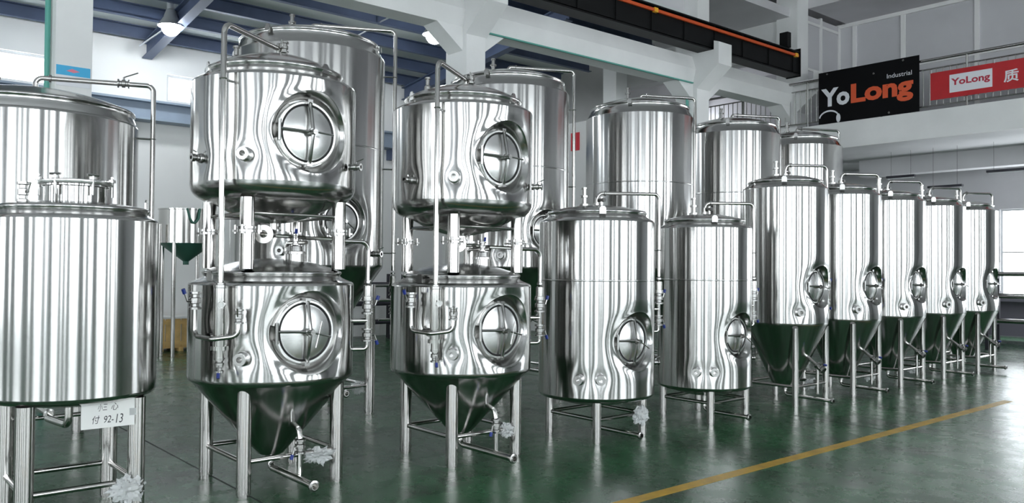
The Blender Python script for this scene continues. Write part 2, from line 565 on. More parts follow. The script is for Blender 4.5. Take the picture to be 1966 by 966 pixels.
# crossbeams and floors of the block at the end of the aisle
for i, (y0, y1, z0, z1) in enumerate(((13.8, 14.2, 6.62, 7.22), (17.7, 18.1, 6.75, 7.6))):
    b = struct(mesh_obj('cross_beam', MB().box(-16.6, CX0, y0, y1, z0, z1), 'concrete', ang=0))
    mesh_obj('haunch', MB().prism([(CX0, z0 - 0.35), (CX0, z0), (CX0 - 0.6, z0)], y0, y1), 'concrete', b, 0)
struct(mesh_obj('aisle_column', MB().box(-13.05, -12.65, 13.82, 14.18, 0, 6.62), 'concrete', ang=0))
struct(mesh_obj('ceiling_block', MB().box(-16.6, -10.6, 14.2, HALL_Y1, 7.6, 7.8), 'grey', ang=0))
struct(mesh_obj('wall_aisle_end', MB().box(-16.6, -13.05, 14.0, 14.15, 0, 5.1), 'white', ang=0))

# black crane girder riding on the corbels
cg = thing('crane_girder', 'long black steel crane girder resting on the white column corbels', 'girder', (-10.2, 0, 6.02))
mb = MB()
mb.box(-0.17, 0.17, -11, 17.1, 0, 0.03); mb.box(-0.17, 0.17, -11, 17.1, 0.52, 0.55); mb.box(-0.012, 0.012, -11, 17.1, 0.03, 0.52)
mesh_obj('girder_beam', mb, 'blk', cg, 0)
mesh_obj('web_plate', MB().box(0.13, 0.14, -11, 17.1, 0.06, 0.46), 'blk', cg, 0)
mesh_obj('crane_rail', MB().box(-0.03, 0.03, -11, 17.1, 0.55, 0.61), 'blk', cg, 0)
st = None
for k in range(29):
    y = -10.6 + k * 0.98
    if st is None:
        st = mesh_obj('stiffener', MB().box(0.012, 0.165, -0.008, 0.008, 0.03, 0.52), 'blk', cg, 0, (0, y, 0))
    else:
        again(st, (0, y, 0), cg)
mesh_obj('conductor_rail', MB().box(0.17, 0.21, -11, 17.0, 0.40, 0.455), 'orange', cg, 0)
for y in (12.0, 16.9):
    mesh_obj('rail_clip', MB().box(0.165, 0.225, y - 0.05, y + 0.05, 0.385, 0.47), 'amber', cg, 0)
mesh_obj('end_stop', MB().box(-0.10, 0.10, 16.7, 16.85, 0.61, 0.95), 'blk', cg, 0)
mesh_obj('end_plate', MB().box(-0.18, 0.18, 17.1, 17.13, -0.02, 0.62), 'blk', cg, 0)
tag(mesh_obj('conduit', MB().box(-10.49, -10.45, 8.3, 13.75, 5.405, 5.428), 'teal', ang=0), 'thin teal conduit running along the underside of the white beam', 'conduit')
for y in (2.03, 13.76):
    tag(mesh_obj('downpipe', MB().rod((-10.62, y, 0), (-10.62, y, 5.3 if y > 5 else 9.0), 0.03, 10), 'teal'),
        'thin teal pipe running down the white column ' + ('with the blue sign' if y < 5 else 'behind the third tall tank'), 'pipe')

# mezzanine across the end of the hall
struct(mesh_obj('mezzanine_floor', MB().box(-16.6, HALL_X1, 17.5, HALL_Y1, 4.42, 4.86), 'grey', ang=0))
mz = struct(mesh_obj('mezzanine_edge', MB().box(-16.6, HALL_X1, 17.38, 17.5, 4.40, 4.88), 'concrete', ang=0))
mesh_obj('trim_1', MB().box(-16.6, HALL_X1, 17.34, 17.38, 4.30, 4.46), 'concrete', mz, 0)
struct(mesh_obj('mezzanine_beam', MB().box(-10.4, HALL_X1, 20.6, 21.0, 4.0, 4.42), 'grey', ang=0))
struct(mesh_obj('ceiling_office', MB().box(-10.4, HALL_X1, 18.1, HALL_Y1, 7.85, 8.1), 'grey', ang=0))
# office partition: frames and panes
op = bpy.data.objects.new('wall_office', None); col.objects.link(op); struct(op); op.location = (0, 20.0, 4.86)
xs_ = [at_y(px, 100, 20.0).x for px in (1602, 1642, 1735, 1877)] + [-5.6, -3.9, -2.2]
for i, x in enumerate(xs_):
    mesh_obj('post', MB().box(x - 0.05, x + 0.05, -0.05, 0.05, 0, 2.99), 'white', op, 0)
for a, b in zip(xs_, xs_[1:]):
    mesh_obj('transom', MB().box(a + 0.05, b - 0.05, -0.04, 0.04, 1.62, 1.69), 'white', op, 0)
    mesh_obj('pane', MB().box(a + 0.05, b - 0.05, -0.01, 0.01, 0.0, 1.62), 'glass', op, 0)
    mesh_obj('pane', MB().box(a + 0.05, b - 0.05, -0.01, 0.01, 1.69, 2.99), 'glass', op, 0)
mesh_obj('header', MB().box(xs_[0], xs_[-1], -0.07, 0.07, 2.90, 2.99), 'white', op, 0)
sp = bpy.data.objects.new('wall_office_return', None); col.objects.link(sp); struct(sp); sp.location = (-10.62, 18.1, 4.86)
for y in (0.25, 0.95, 1.85):
    mesh_obj('post', MB().box(-0.04, 0.04, y - 0.04, y + 0.04, 0, 2.99), 'white', sp, 0)
for z in (1.6, 2.75):
    mesh_obj('transom', MB().box(-0.03, 0.03, 0.05, 1.85, z, z + 0.06), 'white', sp, 0)
mesh_obj('pane', MB().box(-0.008, 0.008, 0.05, 1.85, 0.0, 2.9), 'glass', sp, 0)

# railing
rl = thing('balcony_railing', 'stainless steel balcony railing with thin upright bars above the white mezzanine edge', 'railing', (0, 17.46, 4.88))
mesh_obj('handrail', MB().rod((-16.4, 0, 1.05), (8.5, 0, 1.05), 0.03, 12), 'fit', rl)
mesh_obj('upper_rail', MB().rod((-16.4, 0, 0.86), (8.5, 0, 0.86), 0.016, 10), 'fit', rl)
mesh_obj('bottom_rail', MB().rod((-16.4, 0, 0.10), (8.5, 0, 0.10), 0.016, 10), 'fit', rl)
po = None
for k in range(9):
    x = -15.2 + 1.72 * k
    if po is None:
        po = mesh_obj('post', MB().rod((0, 0, 0), (0, 0, 1.03), 0.024, 10), 'pipe', rl, 35, (x, 0, 0))
    else:
        again(po, (x, 0, 0), rl)
ba = None
for k in range(84):
    x = -15.1 + 0.132 * k
    if ba is None:
        ba = mesh_obj('baluster', MB().rod((0, 0, 0.10), (0, 0, 0.86), 0.010, 8), 'pipe', rl, 35, (x, 0, 0))
    else:
        again(ba, (x, 0, 0), rl)


def text_mesh(name, s, x0, x1, z0, z1, y, mat, parent, bold=0.0, shear=0.0):
    """lettering standing in an x-z plane and fitted to a box, facing -y"""
    cu = bpy.data.curves.new(name, 'FONT'); cu.body = s; cu.offset = bold; cu.shear = shear
    cu.resolution_u = 3; cu.extrude = 0.0
    t = bpy.data.objects.new(name, cu); col.objects.link(t)
    dg = bpy.context.evaluated_depsgraph_get()
    me = bpy.data.meshes.new_from_object(t.evaluated_get(dg))
    bpy.data.objects.remove(t); bpy.data.curves.remove(cu)
    xs = [v.co.x for v in me.vertices]; zs = [v.co.y for v in me.vertices]
    ax, bx, az, bz = min(xs), max(xs), min(zs), max(zs)
    for v in me.vertices:
        v.co = (x0 + (v.co.x - ax) / (bx - ax) * (x1 - x0), y, z0 + (v.co.y - az) / (bz - az) * (z1 - z0))
    me.materials.clear(); me.materials.append(M[mat])
    o = bpy.data.objects.new(name, me); col.objects.link(o)
    o.parent = parent
    return o


# black banner
bx0, bx1 = -9.73, -7.50
bb = thing('banner', 'black banner with white and orange lettering on the balcony railing', 'banner', (bx0, 17.40, 4.89))
bw_, bh_ = bx1 - bx0, 1.17
mb = MB().box(0, bw_, -0.006, 0.006, 0, bh_)
mesh_obj('banner_sheet', mb, 'bblack', bb, 0)
text_mesh('lettering', 'Yo', 0.06, 0.73, 0.375, 0.79, -0.008, 'bwhite', bb, 0.04)
text_mesh('lettering', 'Long', 0.76, 2.11, 0.255, 0.80, -0.008, 'borange', bb, 0.04)
text_mesh('lettering', 'Industrial', 1.56, 2.08, 0.79, 0.885, -0.008, 'bwhite', bb, 0.0)
# printed glossy shape in the corner
arc = []
for k in range(17):
    t = pi * 0.97 - k / 16 * pi * 0.82
    arc.append((0.25 + 0.24 * cos(t), 0.13 + 0.17 * sin(t)))
arc += [(0.25 + 0.215 * cos(t), 0.12 + 0.145 * sin(t)) for t in [pi * 0.97 - (16 - k) / 16 * pi * 0.82 for k in range(17)]]
mesh_obj('printed_arc', MB().prism(arc, -0.0085, -0.0065), 'bwhite', bb, 0)
mesh_obj('printed_highlight', MB().prism([(0.47 + 0.05 * cos(t), 0.10 + 0.10 * sin(t)) for t in [2 * pi * k / 18 for k in range(18)]], -0.0085, -0.0065), 'bwhite', bb, 0)
for x, z in ((0.2, 1.12), (1.27, 0.95), (1.60, 0.06), (1.9, 1.12)):
    mesh_obj('eyelet', MB().torus((x, -0.008, z), (0, 1, 0), 0.016, 0.006, 14, 6), 'fit', bb)
# red banner
rbn = thing('banner', 'red banner with a white lettered panel tied to the balcony railing', 'banner', (-7.28, 17.41, 5.08))
mesh_obj('banner_sheet', MB().box(0, 4.2, -0.005, 0.005, 0, 0.56), 'bred', rbn, 0)
mesh_obj('white_panel', MB().box(0.37, 1.16, -0.0075, -0.0055, 0.10, 0.46), 'bwhite', rbn, 0)
text_mesh('lettering', 'YoLong', 0.40, 1.12, 0.20, 0.38, -0.009, 'bredtext', rbn, 0.03)
text_mesh('lettering', '质', 1.36, 1.62, 0.14, 0.38, -0.0075, 'bwhite', rbn, 0.02)
for x in (0.02, 1.2, 2.4, 3.6):
    mesh_obj('tie_cord', MB().rod((x, -0.003, 0.55), (x, -0.003, 0.62), 0.006, 6), 'bwhite', rbn)

# small blue sign on the near column
sg = thing('column_sign', 'small light blue sign with a pink motif on the white column', 'sign', (-10.395, 2.08, 3.62))
mesh_obj('sign_sheet', MB().box(-0.004, 0.006, 0, 0.35, 0.12, 0.23), 'bcyan', sg, 0)
mesh_obj('lower_sheet', MB().box(-0.004, 0.004, 0, 0.35, 0, 0.12), 'bwhite', sg, 0)
mesh_obj('motif', MB().prism([(0.10, 0.17), (0.16, 0.20), (0.24, 0.175), (0.18, 0.155)], 0.006, 0.008, 'x'), 'bpink', sg, 0)
tag(mesh_obj('wall_sign', MB().box(-14.25, -13.98, 13.97, 13.998, 4.42, 4.85).box(-14.22, -14.01, 13.962, 13.97, 4.45, 4.82), 'sign_red', ang=0), 'small red sign high on the white wall beside the second tall tank', 'sign')


# high-bay lamps in the aisle
def bay_lamp(x, y, z, label):
    t = thing('bay_lamp', label, 'lamp', (x, y, z))
    mesh_obj('reflector', MB().lathe([(0.05, 0.30), (0.08, 0.28), (0.12, 0.16), (0.22, 0.0), (0.215, 0.0), (0.115, 0.155), (0.07, 0.27)], 32), 'alu', t)
    mesh_obj('bulb', MB().lathe([(0, -0.17)] + [(0.16 * sin(pi * k / 12), -0.01 - 0.16 * cos(pi * k / 12)) for k in range(1, 12)] + [(0, 0.15)], 24), 'lamp', t)
    mesh_obj('gear_box', MB().lathe([(0, 0.30), (0.07, 0.30), (0.07, 0.42), (0, 0.42)], 16), 'alu', t)
    mesh_obj('stem', MB().rod((0, 0, 0.40), (0, 0, max(0.43, roof_z(x) - z)), 0.012, 8), 'steelrod', t)


lp1 = at_x(328, 52, -14.8)
lp2 = at_x(834, 68, -12.4)
bay_lamp(-14.8, lp1.y, lp1.z + 0.01, 'glowing high-bay lamp under the blue roof by the braced rafter')
bay_lamp(-12.4, lp2.y, lp2.z + 0.01, 'glowing high-bay lamp beside the top of the white column')

# unlit tube lights under the mezzanine
for i, (px0, px1, py, lab) in enumerate(((1703, 1757, 340, 'first'), (1782, 1848, 359, 'second'), (1895, 1985, 329, 'third'))):
    Y = 19.6
    a = at_y(px0, py + 3, Y); b = at_y(px1, py - 3, Y)
    t = thing('tube_light', ['slim dark tube light hung under the mezzanine above the second slim fermenter', 'slim dark tube light hung under the mezzanine above the fourth slim fermenter', 'slim dark tube light hung under the mezzanine by the bright window'][i], 'light', ((a.x + b.x) / 2, Y, a.z))
    L = max(0.6, b.x - a.x)
    mesh_obj('batten', MB().box(-L / 2, L / 2, -0.05, 0.05, 0.0, 0.05), 'cast', t, 0)
    mesh_obj('tube', MB().rod((-L / 2 + 0.03, 0, -0.015), (L / 2 - 0.03, 0, -0.015), 0.014, 8), 'bwhite', t)
    for s in (-1, 1):
        mesh_obj('drop_rod', MB().rod((s * L * 0.35, 0, 0.05), (s * L * 0.35, 0, 4.42 - a.z), 0.003, 6), 'cast', t)


# ------------------------------------------------------------------ tank building kit (local frame: z up from the floor, manway faces +x)
def pol(r, az, z):
    return Vector((r * cos(az), r * sin(az), z))


def shell_mesh(R, z0, z1, man=None, dents=(), nseg=96):
    """sheet-metal cylinder; man = (zc, rho_hole) gives a recessed manway seat facing +x; dents = (az, z, depth, sigma)"""
    mb = MB()
    dth = 2 * pi / nseg
    zs = []
    if man:
        zc, rh = man
        nh = max(4, math.ceil(asin(min(0.98, (rh + 0.035) / R)) / dth))
        hz = rh + 0.022
        nz = 16
        low = max(2, round((zc - hz - z0) / 0.045)); high = max(2, round((z1 - zc - hz) / 0.045))
        zs = [z0 + (zc - hz - z0) * i / low for i in range(low)] + [zc - hz + 2 * hz * i / nz for i in range(nz)] + [zc + hz + (z1 - zc - hz) * i / high for i in range(high + 1)]
        r0, r1 = low, low + nz
    else:
        n = max(3, round((z1 - z0) / 0.06))
        zs = [z0 + (z1 - z0) * i / n for i in range(n + 1)]

    def rad(th, z):
        r = R
        for az, dz, dep, sg in dents:
            d = (th - az + pi) % (2 * pi) - pi
            q = ((d * R) ** 2 + (z - dz) ** 2) / (2 * sg * sg)
            if q < 12:
                r -= dep * exp(-q)
        if man:
            d = (th + pi) % (2 * pi) - pi
            if abs(d) < pi / 2:
                rho = hypot(R * sin(d), z - zc)
                if rho < rh + 0.3:
                    e = max(0.0, rho - rh)
                    r -= 0.010 * exp(-(e / 0.05) ** 2)
        return r
    idx = {}
    for i, z in enumerate(zs):
        for k in range(nseg):
            kk = k if k <= nseg // 2 else k - nseg
            if man and r0 < i < r1 and -nh < kk < nh:
                continue
            th = k * dth
            r = rad(th, z)
            idx[(i, k)] = len(mb.v)
            mb.v.append((r * cos(th), r * sin(th), z))
    for i in range(len(zs) - 1):
        for k in range(nseg):
            j = (k + 1) % nseg
            q = [(i, k), (i, j), (i + 1, j), (i + 1, k)]
            kk = k if k < nseg // 2 else k - nseg
            if man and r0 <= i < r1 and -nh <= kk < nh:
                continue
            mb.f.append(tuple(idx[c] for c in q))
    if man:
        # border loop of the window in the grid, anticlockwise seen from outside
        loop = [(r0, k) for k in range(-nh, nh)] + [(i, nh) for i in range(r0, r1)] + [(r1, k) for k in range(nh, -nh, -1)] + [(i, -nh) for i in range(r1, r0, -1)]
        prev = [idx[(i, k % nseg)] for i, k in loop]
        n = len(loop)
        xp = sqrt(R * R - rh * rh) - 0.062
        dirs = []
        for i, k in loop:
            th = k * dth; z = zs[i]
            dirs.append((th, z, atan2(z - zc, R * sin(th))))
        rings = []
        for t in (0.3, 0.55, 0.78, 0.92, 1.0):
            ring = []
            for th, z, ph in dirs:
                hy, hz_ = rh * cos(ph), rh * sin(ph)
                hth = asin(hy / R)
                a = th + (hth - th) * t; zz = z + (zc + hz_ - z) * t
                r = rad(a, zz)
                ring.append((r * cos(a), r * sin(a), zz))
            rings.append(ring)
        lip = rings[-1]
        for f, d in ((0.975, 0.08), (0.945, 0.24), (0.90, 0.52), (0.86, 0.80), (0.835, 0.95), (0.82, 1.0), (0.70, 1.0)):
            ring = []
            for (lx, ly, lz), (th, z, ph) in zip(lip, dirs):
                ring.append((lx + (xp - lx) * d, rh * f * cos(ph), zc + rh * f * sin(ph)))
            rings.append(ring)
        for ring in rings:
            o = len(mb.v)
            mb.v += ring
            cur = list(range(o, o + n))
            for i in range(n):
                j = (i + 1) % n
                mb.f.append((prev[i], prev[j], cur[j], cur[i]))
            prev = cur
    return mb


def head_profile(R, zt, rr, zr, zd):
    h = zr - zt
    p = [(R, zt), (R - 0.005, zt + 0.013), (R - 0.018, zt + 0.022), (rr + (R - rr) * 0.45, zt + h * 0.42), (rr + (R - rr) * 0.16, zt + h * 0.58),
         (rr + 0.002, zr - 0.022), (rr + 0.006, zr - 0.014), (rr + 0.012, zr - 0.004), (rr + 0.012, zr + 0.004), (rr + 0.004, zr + 0.014), (rr - 0.006, zr + 0.016)]
    n = 12
    for k in range(1, n + 1):
        r = (rr - 0.006) * (1 - k / n)
        p.append((r, zr + 0.016 + (zd - zr - 0.016) * (1 - (r / rr) ** 2)))
    return p


def dish_profile(R, zb, depth, zk, kr=0.11):
    """torispherical bottom seen from below: knuckle then shallow dish"""
    p = [(0, zb - depth)]
    rk = R - kr
    for k in range(1, 9):
        r = rk * k / 8
        p.append((r, zb - depth + (depth - zk) * (r / rk) ** 2))
    for k in range(1, 9):
        t = k / 8 * pi / 2
        p.append((rk + kr * sin(t), zb - zk + zk * (1 - cos(t))))
    return p


def cone_profile(R, zc, rt_, zt):
    p = [(0, zt - 0.012), (rt_ * 0.8, zt - 0.012), (rt_, zt)]
    for k in range(1, 9):
        f = k / 8 * 0.94
        p.append((rt_ + (R - rt_) * f, zt + (zc - zt) * f * 0.985))
    p += [(R - 0.008, zc - 0.03), (R - 0.001, zc - 0.012), (R, zc)]
    return p


def door(parent, R, zc, rh, lever=20, wheel=False, turn=0.0):
    """manway door on the recessed seat: neck ring, domed disc, arch clamp, hinge, lever"""
    xp = sqrt(R * R - rh * rh) - 0.062
    rd = rh * 0.715
    X = Vector((1, 0, 0))
    c = Vector((xp, 0, zc))
    nk = MB().turned(c, X, [(rd - 0.004, 0), (rd - 0.004, 0.03), (rd, 0.034), (rd + 0.014, 0.034), (rd + 0.018, 0.030), (rd + 0.018, 0.0)], 64)
    mesh_obj('manway_ring', nk, 'door', parent).rotation_euler.z = turn
    prof = [(rd - 0.006, 0.012), (rd - 0.006, 0.030)] + [((rd - 0.008) * (1 - k / 10), 0.030 + 0.028 * (1 - ((1 - k / 10)) ** 2)) for k in range(0, 11)]
    d = mesh_obj('manway_door', MB().turned(c, X, prof, 64), 'door', parent)
    d.rotation_euler.z = turn
    s = rd / 0.215
    mesh_obj('door_gasket', MB().torus(c + X * 0.034, X, rd - 0.010, 0.006 * s, 56, 8), 'black', d)
    y = rd + 0.012
    mesh_obj('clamp_arm', MB().tube([c + Vector((0.045, 0, y)), c + Vector((0.062, 0, y * 0.93)), c + Vector((0.105, 0, 0.02)), c + Vector((0.105, 0, -0.02)), c + Vector((0.062, 0, -y * 0.93)), c + Vector((0.045, 0, -y))], 0.015 * s, 8), 'fit', d)
    for sg in (1, -1):
        mesh_obj('clamp_foot', MB().box(c.x + 0.02, c.x + 0.066, -0.02 * s, 0.02 * s, c.z + sg * y - 0.016, c.z + sg * y + 0.016), 'fit', d, 0)
    mesh_obj('hinge', MB().rod(c + Vector((0.055, -y - 0.008, -0.075 * s)), c + Vector((0.055, -y - 0.008, 0.075 * s)), 0.013 * s, 10).box(c.x + 0.0, c.x + 0.055, -y - 0.016, -y, c.z - 0.05 * s, c.z + 0.05 * s), 'fit', d)
    mesh_obj('hinge_arm', MB().tube([c + Vector((0.058, -y, 0.01)), c + Vector((0.085, -y * 0.4, 0.006)), c + Vector((0.095, 0, 0))], 0.010 * s, 8), 'fit', d)
    mesh_obj('hub', MB().rod(c + X * 0.04, c + X * 0.145, 0.020 * s, 12).rod(c + X * 0.09, c + X * 0.115, 0.032 * s, 12), 'fit', d)
    a = radians(lever)
    dv = Vector((0, cos(a), -sin(a)))
    mesh_obj('lever', MB().rod(c + X * 0.138 - dv * 0.05 * s, c + X * 0.138 + dv * 0.15 * s, 0.0075 * s, 8), 'fit', d)
    if wheel:
        dv = Vector((0, sin(a), cos(a)))
        mesh_obj('lever', MB().rod(c + X * 0.138 + Vector((0, 0.05, 0)) - dv * 0.11, c + X * 0.138 + Vector((0, 0.05, 0)) + dv * 0.08, 0.007, 8), 'fit', d)


def port(parent, R, az, z, L=0.075, r=0.024):
    w = pol(1, az, 0)
    c = pol(R - 0.012, az, z)
    mesh_obj('sample_port', MB().turned(c, w, [(r * 2.1, 0.0), (r * 2.1, 0.012), (r * 1.25, 0.02), (r * 1.1, L * 0.7), (r * 1.75, L * 0.72), (r * 1.75, L), (r * 0.85, L), (r * 0.85, 0.002), (0, 0.002)], 24), 'fit', parent)


def valve(parent, p, axis, side, L=0.10, r=0.026, grip='blue', lever=0.075, name='butterfly_valve'):
    """inline valve with two clamps, a stem and a lever with a coloured grip"""
    p = Vector(p); w = Vector(axis).normalized(); sd = Vector(side).normalized()
    q = p - w * L / 2
    prof = [(r * 0.8, 0), (r * 1.55, 0), (r * 1.55, L * 0.12), (r, L * 0.16), (r, L * 0.32), (r * 1.4, L * 0.36), (r * 1.4, L * 0.64), (r, L * 0.68), (r, L * 0.84), (r * 1.55, L * 0.88), (r * 1.55, L), (r * 0.8, L)]
    v = mesh_obj(name, MB().turned(q, w, prof, 20), 'fit', parent)
    mesh_obj('stem', MB().rod(p, p + sd * r * 2.2, r * 0.38, 10), 'fit', v)
    e = p + sd * r * 2.2
    ld = (w * 0.8 + sd * 0.35).normalized()
    mesh_obj('lever', MB().rod(e, e + ld * lever, r * 0.22, 8), 'fit', v)
    if grip:
        mesh_obj('grip', MB().rod(e + ld * lever * 0.7, e + ld * (lever + 0.012), r * 0.48, 10), grip, v)
    return v


def clamp(parent, p, axis, r):
    mesh_obj('clamp', MB().turned(Vector(p) - Vector(axis).normalized() * 0.012, axis, [(r, 0), (r * 1.5, 0.003), (r * 1.5, 0.021), (r, 0.024)], 20), 'fit', parent)


def square_legs(parent, s, ztop, r, zs, zr=0.02, foot=True):
    h = s / 2
    lm = mesh_obj('leg', MB().lathe([(0, 0), (r * 0.9, 0), (r * 0.9, 0.012), (r, 0.014), (r, ztop), (0, ztop)], 24), 'leg', parent, 35, (h, -h, 0))
    for a, b in ((h, h), (-h, -h), (-h, h)):
        again(lm, (a, b, 0), parent)
    if zs:
        rr = 0.0185
        sm = mesh_obj('stretcher', MB().rod((-h, 0, 0), (h, 0, 0), rr, 12), 'leg', parent, 35, (0, -h, zs))
        again(sm, (0, h, zs), parent)
        again(sm, (h, 0, zs), parent, (0, 0, pi / 2))
        again(sm, (-h, 0, zs), parent, (0, 0, pi / 2))


def lifting_lug(parent, r, az, z):
    w = pol(1, az, 0)
    c = pol(r, az, z)
    t = Vector((-w.y, w.x, 0))
    u, v = w, Vector((0, 0, 1))
    pts = [(-0.03, -0.02), (0.03, -0.02), (0.03, 0.03), (0.015, 0.05), (-0.015, 0.05), (-0.03, 0.03)]
    n = len(pts)
    vs_ = [c + t * a + v * b - w * 0.005 for a, b in pts] + [c + t * a + v * b + w * 0.005 for a, b in pts]
    mesh_obj('lifting_lug', MB().add(vs_, [tuple(range(n - 1, -1, -1)), tuple(range(n, 2 * n))] + [(i, (i + 1) % n, (i + 1) % n + n, i + n) for i in range(n)]), 'fit', parent, 0)


def top_fittings(parent, R, zd, az=radians(65), zend=1.4, r=0.017, gap=0.11, rise=0.12, flange_at=-0.13):
    """relief valve stub on the crown and the spray pipe that crosses the head and runs down the side"""
    x, y = flange_at * cos(az), flange_at * sin(az)
    mesh_obj('relief_valve', MB().lathe([(0.05, zd - 0.02), (0.05, zd + 0.01), (0.024, zd + 0.015), (0.024, zd + 0.07), (0.042, zd + 0.072), (0.042, zd + 0.092), (0.022, zd + 0.095), (0.022, zd + 0.15), (0.03, zd + 0.152), (0.03, zd + 0.17), (0, zd + 0.172)], 20, (x, y, 0)), 'fit', parent)
    e = pol(R + gap, az, 0)
    path = [(0, 0, zd - 0.03), (0, 0, zd + rise), (e.x, e.y, zd + rise + 0.01), (e.x, e.y, zend)]
    p = mesh_obj('spray_pipe', MB().tube(path, r, 12, 0.06), 'pipe', parent)
    mesh_obj('pipe_collar', MB().lathe([(r, zd - 0.02), (r * 2.2, zd - 0.02), (r * 2.2, zd + 0.02), (r, zd + 0.022)], 20), 'fit', p)
    clamp(p, (e.x * 0.12, e.y * 0.12, zd + rise + 0.001), (e.x, e.y, 0), r)
    return e


def side_bracket(parent, R, az, z, gap=0.11):
    a = pol(R - 0.005, az, z); b = pol(R + gap, az, z)
    mesh_obj('pipe_bracket', MB().rod(a, b, 0.009, 8).torus(b, (0, 0, 1), 0.022, 0.006, 16, 6), 'fit', parent)


def valve_column(parent, R, az, zt, gap=0.11):
    """valve set at the foot of the side pipe: clamp, valve, tee, valve, elbow back into the tank"""
    e = pol(R + gap, az, 0)
    out = pol(1, az, 0)
    side = Vector((-out.y, out.x, 0)) * 0.5 + out
    clamp(parent, (e.x, e.y, zt), (0, 0, 1), 0.017)
    mesh_obj('check_valve', MB().lathe([(0.018, zt - 0.02), (0.034, zt - 0.03), (0.034, zt - 0.11), (0.042, zt - 0.112), (0.042, zt - 0.13), (0.02, zt - 0.135)], 20, (e.x, e.y, 0)), 'pipe', parent)
    valve(parent, (e.x, e.y, zt - 0.19), (0, 0, 1), side, 0.12, 0.030)
    mesh_obj('tee', MB().rod((e.x, e.y, zt - 0.245), (e.x, e.y, zt - 0.36), 0.018, 12).rod((e.x, e.y, zt - 0.30), pol(R - 0.02, az, zt - 0.30), 0.018, 12), 'pipe', parent)
    valve(parent, (e.x, e.y, zt - 0.41), (0, 0, -1), side, 0.10, 0.028)
    q = pol(R - 0.02, az, zt - 0.52)
    mesh_obj('return_elbow', MB().tube([(e.x, e.y, zt - 0.45), (e.x, e.y, zt - 0.52), q], 0.016, 12, 0.03), 'pipe', parent)


def bottom_drain(parent, zt, reach, r=0.026, dy=0.0, z=0.085):
    d = mesh_obj('drain_pipe', MB().tube([(0, 0, zt), (0, 0, z), (reach, dy, z)], r, 14, 0.07, hollow=0.8), 'pipe', parent)
    clamp(d, (0, 0, zt - 0.03), (0, 0, 1), r)
    clamp(d, (reach - 0.02, dy, z), (1, 0, 0), r)
    return d


def gauge(parent, p, axis, r=0.03):
    g = mesh_obj('pressure_gauge', MB().turned(p, axis, [(0, -0.03), (r * 0.4, -0.03), (r * 0.4, 0), (r, 0.0), (r, 0.028), (r * 0.9, 0.028), (r * 0.9, 0.022), (0, 0.022)], 24), 'fit', parent)
    mesh_obj('dial', MB().turned(Vector(p) + Vector(axis).normalized() * 0.0225, axis, [(r * 0.88, 0), (0, 0)], 20), 'paper', g)


def copy_tree(o, parent=None):
    c = o.copy()
    col.objects.link(c)
    c.parent = parent
    for ch in list(o.children):
        copy_tree(ch, c)
    return c


D = radians
